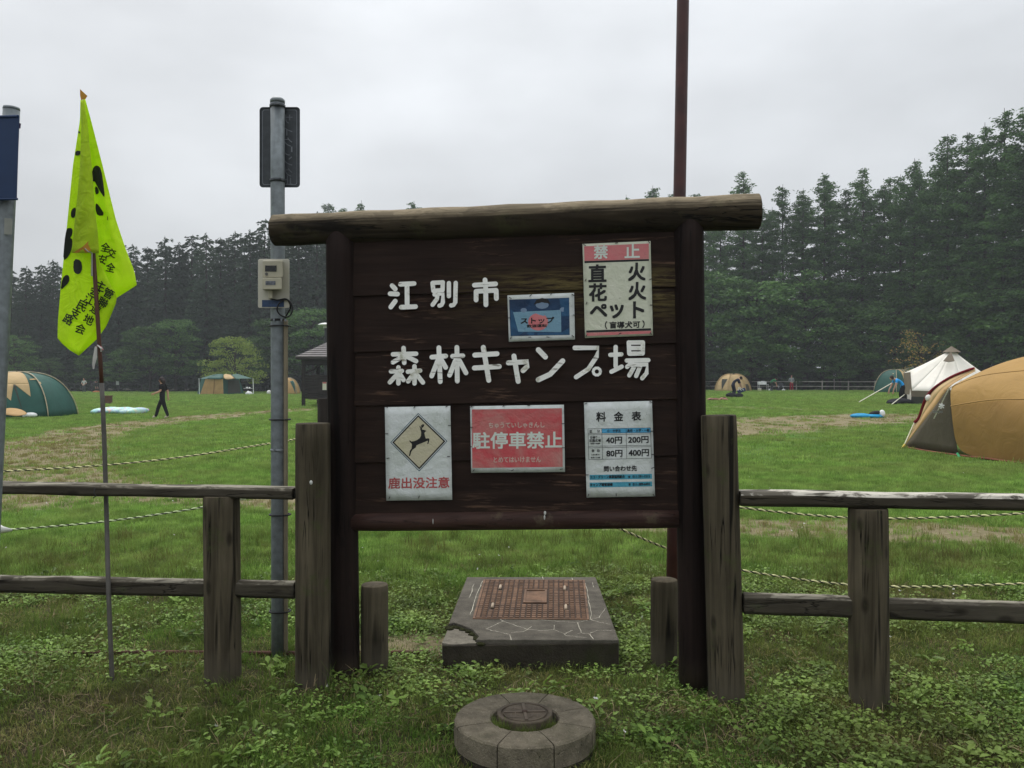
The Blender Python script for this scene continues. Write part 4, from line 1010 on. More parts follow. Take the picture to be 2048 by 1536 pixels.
for r_, z_ in ((.114, 0.0), (.114, hl-.004), (.112, hl), (.098, hl), (.096, hl-.006), (.090, hl-.006), (.088, hl), (0.001, hl)):
    rows.append([c0+Vector((r_*math.cos(2*math.pi*k/40), .018+r_*math.sin(2*math.pi*k/40), z_)) for k in range(40)])
lid = mb.grid(rows, True).obj('iron_lid', plain('dull_brown_iron', (0.085, 0.066, 0.046), 0.75, .3, .1, var=.4, scale=16, bump=.4), ring)
IRW = plain('dull_brown_iron_relief', (0.105, 0.082, 0.060), 0.7, .3, .1, var=.3, scale=16)
mb = MB(); lc = c0+Vector((0, .018, hl+.002))
for k in range(2): mb.box(lc, (.17, .012, .006), Matrix.Rotation(R(90*k+4), 3, 'Z'))
for qx, qy, cch in ((-.04, .036, '水'), (.04, .036, '道'), (-.04, -.036, '止'), (.04, -.036, '弁')):
    text(mb, cch, (0, 0, 1, 1), lambda x, y, k: lc+Vector((qx-.026+.052*x, qy+.022-.044*y, .002)))
mb.obj('lid_relief', IRW, lid)
MB().tube([lc+Vector((0, 0, -.001)), lc+Vector((0, 0, .0045))], .011, 10).obj('key_hole', IROND, lid)
MB().tube([c0+Vector((0, 0, -.05)), c0+Vector((0, 0, .098))], RI+.003, 30).obj('soil_fill', plain('dark_soil', (0.022, 0.018, 0.011), .95, var=.5, scale=25, bump=.6), ring)
# ================================================================ tents, shelter, people and gear on the field
GRN = cloth('green_tent_fabric', (0.030, 0.105, 0.085), 0.6, 0.15); TANF = cloth('tan_tent_fabric', (0.50, 0.32, 0.14), 0.7, 0.2)
TANL = cloth('light_tan_fabric', (0.58, 0.42, 0.22), 0.7, 0.2); POLE = plain('tent_pole', (0.42, 0.36, 0.24), 0.4); MESHD = cloth('dark_mesh_fabric', (0.055, 0.058, 0.048), 0.8, 0.1)
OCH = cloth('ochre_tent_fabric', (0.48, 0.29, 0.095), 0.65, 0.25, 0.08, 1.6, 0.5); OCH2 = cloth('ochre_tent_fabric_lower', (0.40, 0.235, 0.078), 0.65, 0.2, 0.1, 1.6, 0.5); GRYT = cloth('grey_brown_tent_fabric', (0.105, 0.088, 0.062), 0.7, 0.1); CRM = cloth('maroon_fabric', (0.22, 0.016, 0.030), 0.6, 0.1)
WHT = cloth('white_canvas', (0.90, 0.86, 0.78), 0.8, 0.2, 0.04); BRC = cloth('brown_canvas', (0.19, 0.155, 0.115), 0.8, 0.1)
WHP = plain('white_plastic', (0.74, 0.75, 0.74), 0.5); BLKF = cloth('black_fabric', (0.012, 0.013, 0.016), 0.8, 0); WHL = plain('white_guy_line', (0.62, 0.60, 0.48), 0.7); DRK = plain('dark_gear', (0.03, 0.032, 0.035), 0.6)
HEM = plain('red_brown_hem', (0.20, 0.06, 0.032), 0.7)
class Dome:
    """pole-ribbed dome: straight gores hung between N curved poles"""
    def __init__(s, c, Rx, Ry, h, N, rot, flat=0.62): s.c, s.Rx, s.Ry, s.h, s.N, s.rot, s.fl = Vector(c), Rx, Ry, h, N, rot, flat
    def rib(s, k, t, off=0.0):
        a = R(s.rot)+2*math.pi*k/s.N; e = t*math.pi/2
        r = max(0.0, math.cos(e))**0.72*(1-0.06*math.sin(2*e)); z = math.sin(e)**0.92
        p = Vector((s.Rx*r*math.cos(a), s.Ry*r*math.sin(a), s.h*z))
        nn = Vector((math.cos(a)*math.cos(e), math.sin(a)*math.cos(e), math.sin(e)))
        return s.c+p+nn*off
    def pt(s, k, u, t, off=0.0):
        p = s.rib(k, t, off).lerp(s.rib(k+1, t, off), u)
        sag = 0.05*math.sin(math.pi*u)*math.sin(math.pi*min(1, t*1.02))
        q = (s.c+Vector((0, 0, s.h*.35))-p).normalized(); return p+q*sag
    def patch(s, o, name, mat, k, u0, u1, t0, t1, off=0.0, taper=None, nu=8, nt=12):
        rows = []
        for j in range(nt+1):
            t = t0+(t1-t0)*j/nt; f = j/nt
            a, b = (u0, u1) if taper is None else (u0+(taper-u0)*(1-f), u1+(taper-u1)*(1-f))
            rows.append([s.pt(k, a+(b-a)*i/nu, t, off) for i in range(nu+1)])
        return MB().grid(rows).obj(name, mat, o, True, thick=0.006)
    def poles(s, o, mat=POLE, r=0.02, every=1):
        for k in range(0, s.N, every):
            MB().tube([s.rib(k, j/14*0.995, r+.012) for j in range(15)], r, 6).obj('pole', mat, o, True)
# --- green and tan dome at the left edge
c = GP(34, 35.5); o = thing('dome_tent', c, 'large green dome tent with tan peak at the left edge', 'tent')
D = Dome(c, 2.25, 2.2, 1.80, 6, 28)
for k in range(6): D.patch(o, 'panel', GRN, k, 0, 1, 0, 1)
D.patch(o, 'tan_panel', TANL, 3, 0.0, 1, 0.50, 1, .02); D.patch(o, 'tan_panel', TANL, 4, 0.0, .78, 0.50, 1, .02)
D.patch(o, 'tan_panel', TANL, 4, 0.0, .45, 0.22, .505, .021, taper=.42); D.patch(o, 'tan_panel', TANL, 4, 0.47, .78, 0.28, .505, .021, taper=.76)
D.patch(o, 'dark_fold', MESHD, 4, .44, .49, .04, .50, .022, taper=.62)
D.patch(o, 'logo_patch', TANL, 4, .84, .99, .60, .63, .022); D.patch(o, 'logo_patch', TANL, 5, .02, .10, .51, .55, .022)
D.poles(o, r=.022)
MB().grid([[P(0, 819, 33.2), P(22, 815, 33.1), P(45, 819, 33.1), P(56, 828, 33.1)], [P(-2, 830, 32.6), P(16, 829, 32.5), P(32, 833.5, 32.4), P(50, 829, 32.5)]]).obj('rolled_door', TANF, o, True, thick=.02, sub=2)
o = thing('plastic_bag', GP(61, 34.0), 'white plastic bag lying at the foot of the left green tent', 'bag')
MB().ellipsoid(GP(61, 34.0, .10), (.27, .18, .11), None, 12, 8).obj('bag', WHP, o, True); MB().ellipsoid(GP(51, 34.0, .05), (.15, .10, .06), None, 10, 6).obj('knot', WHP, o, True)
# --- cabin tent with canopy further back
Z = 84.0; o = thing('screen_tent', GP(440, Z), 'tan and green screen tent with a green canopy in front of the round tree', 'tent')
def g3(x, y, dz=0.0): return P(x, y, Z+dz)
gnd = lambda x, dz=0.0: GP(x, Z+dz)
MB().grid([[gnd(400), gnd(447)], [g3(411, 758), g3(446, 758)]]).obj('door_panel', TANF, o, thick=.02)
MB().tube([gnd(427, -.03), g3(429, 758, -.03)], .03, 5).obj('zip_seam', plain('dark_tan', (.2, .11, .05), .8), o)
MB().grid([[gnd(447), gnd(462, 1.0), gnd(488, 2.6)], [g3(446, 758), g3(460, 759, 1.0), g3(478, 757, 2.6)]]).obj('side_wall', GRN, o, thick=.02)
MB().grid([[P(456, 786, Z+.5), P(482, 785, Z+2.1)], [P(456, 761, Z+.5), P(478, 760, Z+2.1)]]).obj('mesh_window', MESHD, o, thick=.015)
MB().grid([[gnd(400), gnd(394, 2.6)], [g3(411, 758), g3(403, 757, 2.6)]]).obj('side_wall', GRN, o, thick=.02)
MB().grid([[gnd(394, 2.8), gnd(488, 2.8)], [g3(404, 757, 2.8), g3(478, 757, 2.8)]]).obj('rear_wall', GRN, o, thick=.02)
MB().grid([[g3(410, 758, -.2), g3(428, 757, -.25), g3(448, 760, -.2)], [g3(425, 752, .4), g3(434, 749.5, .5), g3(446, 749, .6)], [g3(415, 752, 2.6), g3(435, 747.5, 2.6), g3(450, 748, 2.6)]]).obj('roof_panel', GRN, o, True, thick=.02, sub=1)
MB().grid([[g3(448, 760, -.2), g3(462, 758, .3), g3(474, 757, .9)], [g3(446, 749, .6), g3(456, 750, 1.0), g3(468, 753, 1.4)], [g3(450, 748, 2.6), g3(460, 749, 2.6), g3(472, 752, 2.6)]]).obj('tan_roof_panel', TANL, o, True, thick=.02, sub=1)
MB().grid([[g3(399, 757.5, 0), g3(412, 758, -.1)], [g3(420, 751, 1.4), g3(434, 748, 1.0)]]).obj('canopy', GRN, o, thick=.02)
MB().grid([[g3(472, 757.5, .2), g3(505, 757, .2)], [g3(462, 750, 1.8), g3(474, 747.5, 2.0)]]).obj('canopy', GRN, o, thick=.02)
for x in (398, 506): MB().tube([gnd(x+1, .1), g3(x, 757, .1)], .035, 6).obj('pole', WHP, o)
tb = thing('camp_table', GP(496, Z+1.2), 'small table with white things under the green canopy', 'table')
MB().box(GP(496, Z+1.2, .62), (.75, .5, .03)).obj('table_top', WHP, tb)
for dx in (-.32, .32):
    for dy in (-.2, .2): MB().tube([GP(496, Z+1.2)+Vector((dx, dy, 0)), GP(496, Z+1.2)+Vector((dx*.9, dy, .61))], .015, 5).obj('leg', DRK, tb)
for i, (x, dz, s_, lab) in enumerate(((494, .70, .12, 'white box on the small table under the green canopy'), (499, .69, .10, 'white bowl shaped bundle on the table under the canopy'))):
    bb = thing('white_bundle', GP(x, Z+1.2, dz-s_*.5), lab, 'bundle'); MB().ellipsoid(GP(x, Z+1.2, dz), (s_, s_*.8, s_*.6)).obj('bundle', WHP, bb, True)
bb = thing('rubbish_bag', GP(498, Z-.4), 'white bag on the grass under the green canopy', 'bag'); MB().ellipsoid(GP(498, Z-.4, .15), (.36, .26, .2), None, 9, 6).obj('bag', WHP, bb, True)
MB().ellipsoid(GP(496, Z-.4, .3), (.12, .1, .12), None, 8, 5).obj('knot', WHP, bb, True)
bb = thing('white_bag', GP(538, 86), 'small white bag on the grass left of the steel pole', 'bag'); MB().ellipsoid(GP(538, 86, .2), (.24, .2, .24), None, 9, 6).obj('bag', WHP, bb, True)
# --- tan tent peeping out between pole and shelter
c = GP(574, 86); o = thing('dome_tent', c, 'tan tent half hidden between the steel pole and the shelter', 'tent'); D = Dome(c, 1.32, 1.5, 1.65, 6, 30)
for k in range(6): D.patch(o, 'panel', TANF, k, 0, 1, 0, 1)
D.patch(o, 'green_door', GRN, 4, .62, 1.0, 0.02, .6, .03, taper=.9); D.patch(o, 'green_door', GRN, 5, .0, .25, 0.02, .6, .03, taper=.1); D.poles(o, r=.025)
# --- far tan dome on the right
c = GP(1466, 85); o = thing('dome_tent', c, 'small tan dome tent with pale poles in front of the far fence', 'tent'); D = Dome(c, 1.78, 1.6, 1.70, 6, 0)
for k in range(6): D.patch(o, 'panel', TANL, k, 0, 1, 0, 1)
D.patch(o, 'mesh_door', MESHD, 3, .25, .85, .05, .5, .03, taper=.55); D.patch(o, 'grey_panel', GRYT, 5, .02, .75, 0.0, .26, .03); D.poles(o, TANL, .035)
MB().ellipsoid(c+Vector((0, 0, 1.72)), (.35, .3, .07)).obj('roof_cap', GRYT, o, True)
# --- green tents by the bell tent
for px_, Z, Rr_, h, lab in ((1792, 76, 2.1, 2.05, 'green dome tent with a tan strip left of the white bell tent'), (1836, 82, 2.4, 2.35, 'green tent mostly hidden behind the white bell tent')):
    c = GP(px_, Z); o = thing('dome_tent', c, lab, 'tent'); D = Dome(c, Rr_, 2.0, h, 6, 8)
    for k in range(6): D.patch(o, 'panel', GRN, k, 0, 1, 0, 1)
    D.poles(o, POLE, .025)
    if px_ == 1792: D.patch(o, 'tan_strip', TANL, 4, .40, .62, 0.02, .93, .03); D.patch(o, 'tan_strip', TANL, 4, .70, .78, 0.02, .8, .03); D.patch(o, 'logo_patch', TANL, 3, .75, .82, .58, .62, .03)
# --- white bell tent
o = thing('bell_tent', GP(1900, 42), 'white pointed canvas tent with brown walls and vent', 'tent')
Zc = 42.0
A_ = P(1903, 699, Zc)
eav = [(1821, 744, 41.6), (1824, 781, 40.6), (1862, 782, 40.0), (1930, 779, 39.9), (1985, 776, 40.8), (2003, 771, 42.4), (1985, 768, 44.2), (1925, 766, 45.0), (1860, 766, 44.6), (1808, 746, 43.4)]
E3 = [P(*q) for q in eav]; ap = A_
for i in range(len(E3)):
    p, q = E3[i], E3[(i+1) % len(E3)]; rows = []
    for j in range(9):
        f = j/8; k = 1-0.10*math.sin(math.pi*f)*0.35
        m1, m2 = ap.lerp(p, f), ap.lerp(q, f); sg = Vector((0, 0, -0.05*math.sin(math.pi*f)))
        rows.append([m1.lerp(m2, u/4)+sg for u in range(5)])
    MB().grid(rows).obj('roof_panel', WHT, o, True, thick=.01)
    if i == len(E3)-1:
        continue
    rw = []
    for f in (0.0, 0.42, 1.0):
        def wl(v): 
            g = gz(v.x, v.y); z = v.z-.01+(g-v.z)*f; return Vector((v.x*(1-.002*f), v.y+.06*f, z))
        rw.append([wl(p), wl(q)])
    MB().grid(rw[:2]).obj('brown_wall', BRC, o, thick=.012)
    MB().grid(rw[1:]).obj('lower_wall', MESHD if i not in (0,) else WHT, o, thick=.012)
for x, y in ((1822, 781),): MB().grid([[P(1814, 789, 41.0), P(1822, 789, 40.9)], [P(1815, 808, 41.0), P(1823, 810, 40.9)]]).obj('door_flap', WHT, o, thick=.01)
MB().grid([[P(1807, 746, 43.3), P(1820.5, 745, 41.5)], [P(1810, 788, 43.0), P(1823, 792, 41.0)]]).obj('door_wall', BRC, o, thick=.012)
cap = [P(1888+30*k/6, 703+1.5*math.sin(k*math.pi/6), 41.3-.0*k) for k in range(7)]
MB().add([P(1903, 692, Zc)]+[A_+Vector((.42*math.cos(k*math.pi/5), .42*math.sin(k*math.pi/5), -.13)) for k in range(10)], [(0, 1+k, 1+(k+1) % 10) for k in range(10)]).obj('peak_cap', BRC, o)
MB().add([P(1902, 703, 41.35), P(1886.5, 722, 40.95), P(1898, 724, 40.85), P(1909, 722, 40.85)], [(0, 1, 2), (0, 2, 3)]).obj('roof_vent', BRC, o, thick=.03)
for pts in ([(1786, 765, 42.5), (1718, 804, 38.5)], [(1809, 789, 41), (1783, 809, 39.5)]):
    MB().tube([P(*q) for q in pts], .022, 5).obj('guy_line', WHL, o)
# --- big ochre dome at the right edge
o = thing('ochre_tent', GP(1990, 16.2), 'big ochre tent with grey corner and maroon arch at the right edge', 'tent')
rows_ = [[(1916, 909, 16.75), (1980, 917, 15.9), (2060, 927, 15.1), (2200, 944, 14.4), (2400, 960, 14.3), (2580, 935, 15.6), (2620, 915, 17.4)],
         [(1907, 862, 16.7), (1980, 860, 15.78), (2060, 862, 14.95), (2200, 868, 14.25), (2400, 870, 14.2), (2560, 865, 15.5), (2600, 860, 17.4)],
         [(1902, 812, 16.75), (1980, 800, 15.85), (2060, 798, 15.1), (2200, 795, 14.5), (2380, 800, 14.6), (2500, 806, 15.8), (2540, 810, 17.4)],
         [(1899, 776, 16.95), (1962, 752, 16.3), (2060, 740, 15.7), (2200, 728, 15.2), (2340, 740, 15.4), (2430, 758, 16.3), (2450, 770, 17.4)],
         [(1915, 762, 17.3), (1975, 727, 17.0), (2048, 698, 16.7), (2150, 684, 16.5), (2260, 690, 16.6), (2330, 715, 17.0), (2350, 730, 17.6)],
         [(1950, 775, 18.3), (1990, 745, 18.4), (2060, 725, 18.5), (2150, 715, 18.5), (2250, 722, 18.6), (2300, 740, 18.6), (2320, 752, 18.6)],
         [(1960, 890, 18.9), (2000, 888, 19.2), (2070, 887, 19.4), (2150, 886, 19.6), (2240, 886, 19.6), (2290, 887, 19.4), (2330, 890, 19.0)]]
MB().grid([[P(*q) for q in r_] for r_ in rows_]).obj('main_panel', OCH, o, True, sub=3)
mp_ = o.children[-1] if o.children[-1].name.startswith('main_panel') else [c for c in o.children if c.name.startswith('main_panel')][0]
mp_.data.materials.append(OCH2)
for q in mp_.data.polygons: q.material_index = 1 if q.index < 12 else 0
for ri, ww in ((2, .012), (3, .008)): MB().tube(spline([P(x, y, z_)+Vector((-.03, -.045, 0)) for x, y, z_ in rows_[ri]], 8), ww, 5).obj('seam', OCH2, o, True)
ga, gb, gc = P(1809, 893, 18.55), P(1899, 775, 16.96), P(1916, 909, 16.76)
rows = []
for j in range(9):
    f = j/8; rows.append([ga.lerp(gb, f).lerp(gc.lerp(gb, f), i/8)+Vector((-.02, -.05, 0))*math.sin(math.pi*i/8)*math.sin(math.pi*min(1, f*1.0)) for i in range(9)])
MB().grid(rows).obj('grey_corner_panel', GRYT, o, True, thick=.006)
arch = spline([P(1948, 736, 17.5), P(1905, 753, 18.0), P(1872, 774, 18.4), P(1857, 790, 18.6), P(1849, 806, 18.8), P(1839, 835, 18.95), P(1828, 846, 19.0)], 5)
MB().tube(arch, [.035]+[.055]*(len(arch)-2)+[.03], 8, flat=.5).obj('maroon_arch', CRM, o, True)
ed = spline([P(1952, 742, 17.2), P(1925, 757, 17.2), P(1899, 775, 17.0), P(1872, 812, 17.5), P(1842, 850, 18.0), P(1824, 873, 18.3), P(1811, 891, 18.5)], 5)
m_ = min(len(arch), len(ed))
mid_ = [arch[i].lerp(ed[i], .5)+Vector((.06, .1, -.02)) for i in range(m_)]
MB().grid([[arch[i]+Vector((.02, 0, 0)) for i in range(m_)], mid_]).obj('arch_fly', TANL, o, True, thick=.006)
MB().grid([mid_, [ed[i]+Vector((0, .02, 0)) for i in range(m_)]]).obj('inner_fly', TANF, o, True, thick=.006)
MB().add([P(1889, 779, 17.35), P(1874, 806, 17.8), P(1883, 795, 17.3)], [(0, 1, 2)]).obj('entrance_gap', plain('dark_gap', (.02, .016, .012), .9), o, thick=.004)
MB().tube(spline([P(1809, 894, 18.5), P(1860, 903, 17.6), P(1916, 910.5, 16.7), P(1980, 918, 15.85), P(2060, 928.5, 15.05), P(2200, 945, 14.35)], 8), .022, 6).obj('hem', HEM, o, True)
MB().ellipsoid(P(1857, 796, 18.5), (.07, .06, .075)).obj('cord_bundle', WHP, o, True)
MB().tube([P(1828, 846, 18.95), P(1808, 891, 18.5)], .013, 6).obj('guy_line', WHL, o)
MB().tube([P(1899, 775, 16.88), P(1868, 837, 17.3)], .012, 6).obj('guy_line', WHL, o)
MB().tube([P(1809, 890, 18.45), P(1802, 898, 18.3)], [.03, .012], 6).obj('peg', plain('yellow_peg', (.6, .45, .05), .5), o)
MB().tube([P(1915, 907, 16.65), P(1919, 914, 16.5), P(1924, 918, 16.4)], [.025, .022, .01], 6).obj('peg', plain('green_peg', (.03, .30, .12), .5), o)
mb = MB()
for k in range(3):
    a = R(60*k+15); v = Vector((math.cos(a), 0, math.sin(a)))*.055; cc = P(1883, 812, 16.9)
    mb.tube([cc-v, cc+v], .014, 6)
text(mb, 'snow peak', (1866, 820, 1886, 827), lambda x, y, k: P(x, y, 16.98), 0.25)
mb.obj('logo', WHP, o)
# ---------------------------------------------------------------- roofed shelter
SHW = wood('dark_shelter_timber', 0, (0.020, 0.017, 0.016), (0.055, 0.048, 0.044)); SHR = plain('grey_roof_slate', (0.16, 0.145, 0.145), 0.7, var=.2, scale=3)
Z = 46.5; sh = thing('roofed_shelter', GP(668, Z+1.6), 'dark timber shelter with grey roof behind the left sign post', 'shelter')
x0, x1 = PX(607, Z), PX(735, Z); y0, y1 = Z, Z+3.6; zt = 2.55
for x in (x0, x1):
    for y in (y0, y1): MB().box((x, y, zt/2-.05), (.17, .17, zt+.1)).obj('post', SHW, sh)
for i in range(9):
    zz = 0.52+i*0.145
    for y in (y0-.02, y1+.02): MB().box(((x0+x1)/2, y, zz), (x1-x0-.18, .05, .125)).obj('wall_board', SHW, sh)
    MB().box((x0-.02, (y0+y1)/2, zz), (.05, y1-y0-.18, .125)).obj('wall_board', SHW, sh)
for y in (y0, y1): MB().box(((x0+x1)/2, y, zt-.12), (x1-x0, .14, .22)).obj('lintel', SHW, sh)
for x in (x0, x1): MB().box((x, (y0+y1)/2, zt-.12), (.14, y1-y0-.16, .22)).obj('lintel', SHW, sh)
for sx in (0, 1):
    a = Vector((x0+.1 if sx == 0 else x1-.1, y0, 2.35)); b = a+Vector((.9 if sx == 0 else -.9, 0, -.62)); a = Vector((b.x, y0, 2.35)); b = Vector((x0+.08 if sx == 0 else x1-.08, y0, 1.8))
    MB().tube([a, b], .055, 4).obj('brace', SHW, sh)
ov = .35; rx0, rx1, ry0, ry1 = x0-ov, x1+ov, y0-ov, y1+ov; rz, pk = 2.72, 3.95
MB().box(((rx0+rx1)/2, (ry0+ry1)/2, rz-.07), (rx1-rx0, ry1-ry0, .12)).obj('eave_board', SHW, sh)
cxr, cyr = (rx0+rx1)/2, (ry0+ry1)/2
nb = 11
for j in range(nb):
    f0, f1 = j/nb, (j+1)/nb
    def ring_(f, z): return [Vector((rx0+(cxr-rx0)*f, ry0+(cyr-ry0)*f, z)), Vector((rx1+(cxr-rx1)*f, ry0+(cyr-ry0)*f, z)), Vector((rx1+(cxr-rx1)*f, ry1+(cyr-ry1)*f, z)), Vector((rx0+(cxr-rx0)*f, ry1+(cyr-ry1)*f, z))]
    zA, zB = rz+(pk-rz)*f0, rz+(pk-rz)*f1
    MB().hexa(ring_(f0, zA-.02), ring_(f0, zA+.035)).obj('roof_course', SHW, sh) if False else None
    MB().grid([ring_(f0, zA-.03), ring_(f0, zA+.045), ring_(min(f1+.004, .99), zB+.0)], True).obj('roof_course', SHR, sh)
MB().box(((x0+x1)/2, y0+.3, .43), (x1-x0-.5, .4, .05)).obj('bench', plain('pale_bench', (.30, .28, .2), .7), sh)
nt_ = thing('shelter_notice', P(649, 780, Z-.06), 'small white and red notice on the shelter wall', 'notice')
MB().hexa([P(645, 764, Z-.06), P(653, 764, Z-.06), P(653, 780, Z-.06), P(645, 780, Z-.06)], [P(645, 764, Z-.075), P(653, 764, Z-.075), P(653, 780, Z-.075), P(645, 780, Z-.075)]).obj('sheet', PAPY, nt_)
MB().hexa([P(645.4, 764.3, Z-.076), P(652.6, 764.3, Z-.076), P(652.6, 767, Z-.076), P(645.4, 767, Z-.076)], [P(645.4, 764.3, Z-.08), P(652.6, 764.3, Z-.08), P(652.6, 767, Z-.08), P(645.4, 767, Z-.08)]).obj('red_band', REDT, nt_)
# street lamp behind the sign post
la = thing('park_lamp', GP(651, 52), 'white saucer lamp above the shelter beside the left sign post', 'lamp')
MB().tube([GP(651, 52, -.1), P(651, 655, 52)], .07, 8).obj('pole', DRK, la); cL = P(651, 651, 52)
MB().tube([cL+Vector((0, 0, -.16)), cL+Vector((0, 0, .02))], .14, 12).obj('lamp_housing', plain('frosted_lamp', (.5, .52, .48), .4), la)
MB().tube([cL+Vector((0, 0, .02)), cL+Vector((0, 0, .07)), cL+Vector((0, 0, .14)), cL+Vector((0, 0, .17))], [.46, .45, .25, .05], 20).obj('lamp_shade', plain('white_enamel', (.72, .74, .70), .4), la, True)
# ---------------------------------------------------------------- far rail fences and little signs
FRW = plain('grey_far_rail', (0.34, 0.33, 0.28), .85, var=.3, scale=2); FRD = plain('dark_far_rail', (0.035, 0.037, 0.033), .85, var=.3, scale=2)
def far_fence(lab, xa, xb, Z, mat, step, hs=(.95, .45), r=.05, Zb=None):
    Zb = Zb or Z
    o = thing('rail_fence', GP((xa+xb)/2, Z), lab, 'fence'); X = PX(xa, Z); XB = PX(xb, Zb); n = int((XB-X)/step); Za = Z
    for i in range(n+1):
        x = X+(XB-X)*i/n; Z = Za+(Zb-Za)*i/n; g = gz(x, Z); MB().tube([(x, Z, g-.1), (x, Z, g+1.05)], .07, 8).obj('post', mat, o)
    for h_ in hs:
        MB().tube([(X+(XB-X)*i/n, Za+(Zb-Za)*i/n-.08, gz(X+(XB-X)*i/n, Za)+h_) for i in range(n+1)], r, 6).obj('rail', mat, o)
far_fence('grey two rail fence along the wood edge on the right', 1395, 1860, 94, FRW, 2.4, Zb=87)
far_fence('dark rail fence along the wood edge on the left', 60, 640, 104, FRD, 2.6)
for x, yt, yb, Z, lab in ((1668.5, 747, 771, 93, 'small white sign on a post by the far right fence'), (235, 763, 786, 98, 'small grey sign on a post by the far left fence')):
    o = thing('small_sign', GP(x, Z), lab, 'sign'); MB().tube([GP(x, Z, -.1), P(x, yt+1, Z)], .05, 6).obj('post', FRW if x > 1000 else FRD, o)
    MB().box(P(x, yt+3, Z-.08), (.34, .04, .42)).obj('sign_panel', WHP if x > 1000 else plain('grey_panel', (.22, .24, .22), .7), o)
# ---------------------------------------------------------------- gear on the grass
o = thing('patterned_mat', GP(238, 37.5), 'pastel patterned air mat spread on the left lawn', 'mat')
def pastel():
    t = NT('pastel_print'); v = t.coord(); vo = t.n('ShaderNodeTexVoronoi'); vo.inputs['Scale'].default_value = 5.0; t.l(v, vo.inputs['Vector'])
    hs = t.n('ShaderNodeHueSaturation'); hs.inputs['Saturation'].default_value = 0.9; t.l(vo.outputs['Color'], hs.inputs['Color'])
    return t.fin(t.mix(t.rng(t.noise(v, 3, 2), .35, .6, .35, .85), hs.outputs[0], (.50, .72, .72)), .6)
PAS = pastel()
for i in range(6):
    xa = 199+i*14; cc = GP(xa+7, 37.6+.25*math.sin(i), .12+.02*(i % 2))
    MB().ellipsoid(cc, (.175, 1.1, .16), None, 10, 8).obj('air_tube', PAS, o, True)
o = thing('brown_stand', GP(216, 52), 'small red brown box behind the patterned mat', 'box')
MB().box(GP(216, 52, .28), (.42, .3, .42)).obj('box', plain('red_brown_wood', (.11, .052, .036), .8), o, bevel=.02); MB().box(GP(216, 52, .03), (.3, .25, .1)).obj('foot', DRK, o)
MB().box(GP(216, 52, .51), (.46, .34, .04)).obj('lid', plain('red_brown_wood_lid', (.14, .07, .05), .8), o)
BLT = cloth('bright_blue_fabric', (.015, .30, .56), .5, .1, .15, 4, .6)
o = thing('blue_ground_sheet', GP(1730, 29.5), 'crumpled bright blue sheet with a white bundle on the worn grass', 'tarp')
MB().ellipsoid(GP(1722, 29.6, .05), (.36, .35, .10), None, 16, 8).obj('sheet', BLT, o, True); MB().ellipsoid(GP(1748, 29.5, .05), (.34, .26, .09), None, 14, 8).obj('sheet', BLT, o, True)
MB().ellipsoid(GP(1750, 29.5, .16), (.22, .16, .08), Matrix.Rotation(R(-12), 3, 'Y'), 12, 7).obj('black_bag', BLKF, o, True)
MB().ellipsoid(GP(1764, 29.4, .15), (.10, .12, .13), None, 12, 8).obj('white_bundle', WHP, o, True)
for i, (x, Z, w_, h_, mat, lab) in enumerate(((1428, 47, .55, .09, 'p', 'crumpled reddish sheet on the grass beside the right sign post'), (1447, 46.5, .32, .12, 'p2', 'small heap of reddish cloth near the right sign post'))):
    o = thing('cloth_heap', GP(x, Z), lab, 'cloth')
    MB().tube([GP(x, Z)+Vector((-w_, 0, .02)), GP(x, Z)+Vector((-w_*.3, .1, h_)), GP(x, Z)+Vector((w_*.4, -.1, h_*.8)), GP(x, Z)+Vector((w_, 0, .01))], [.08, .2, .17, .06], 9, wob=.5, flat=.5).obj('folds', plain('dusty_red_cloth', (.30, .15, .11), .85, var=.5, scale=8), o, True)
    MB().tube([GP(x, Z)+Vector((-w_*.5, -.1, h_)), GP(x, Z)+Vector((w_*.2, .1, h_*1.9)), GP(x, Z)+Vector((w_*.8, -.1, h_*.6))], .03, 6, wob=.3).obj('strap', plain('brown_strap', (.1, .05, .04), .85), o, True)
# picnic table group by the far fence
Z = 88.0
o = thing('folding_table', GP(1526, Z), 'white folding table with boxes by the far fence', 'table')
MB().box(GP(1526, Z, .66), (1.0, .6, .04)).obj('table_top', WHP, o)
for dx in (-.45, .45):
    for dy in (-.25, .25): MB().tube([GP(1526, Z)+Vector((dx, dy, 0)), GP(1526, Z)+Vector((dx, dy, .65))], .02, 5).obj('leg', WHP, o)
o = thing('white_box', GP(1524, Z, .685), 'white box on the folding table by the far fence', 'box'); MB().box(GP(1524, Z, .83), (.85, .4, .28)).obj('box', WHP, o, bevel=.03); MB().box(GP(1526, Z, 1.0), (.3, .3, .05)).obj('lid', WHP, o)
o = thing('cool_box', GP(1519, Z-.4), 'pale cool box under the folding table', 'box'); MB().box(GP(1519, Z-.4, .14), (.34, .26, .26)).obj('box', plain('cream_box', (.55, .52, .35), .6), o, bevel=.03); MB().box(GP(1519, Z-.4, .295), (.36, .28, .05)).obj('lid', WHP, o, bevel=.02)
o = thing('camp_chair', GP(1562, Z), 'dark folding camp chair between the two far campers', 'chair')
MB().box(GP(1562, Z, .38), (.5, .45, .05)).obj('seat', DRK, o); MB().box(GP(1562, Z+.22, .62), (.5, .05, .42), Matrix.Rotation(R(-12), 3, 'X')).obj('backrest', DRK, o)
for dx in (-.24, .24):
    MB().tube([GP(1562, Z)+Vector((dx, -.2, 0)), GP(1562, Z)+Vector((dx, .2, .55))], .018, 5).obj('leg', WHP, o); MB().tube([GP(1562, Z)+Vector((dx, .2, 0)), GP(1562, Z)+Vector((dx, -.2, .5))], .018, 5).obj('leg', WHP, o)
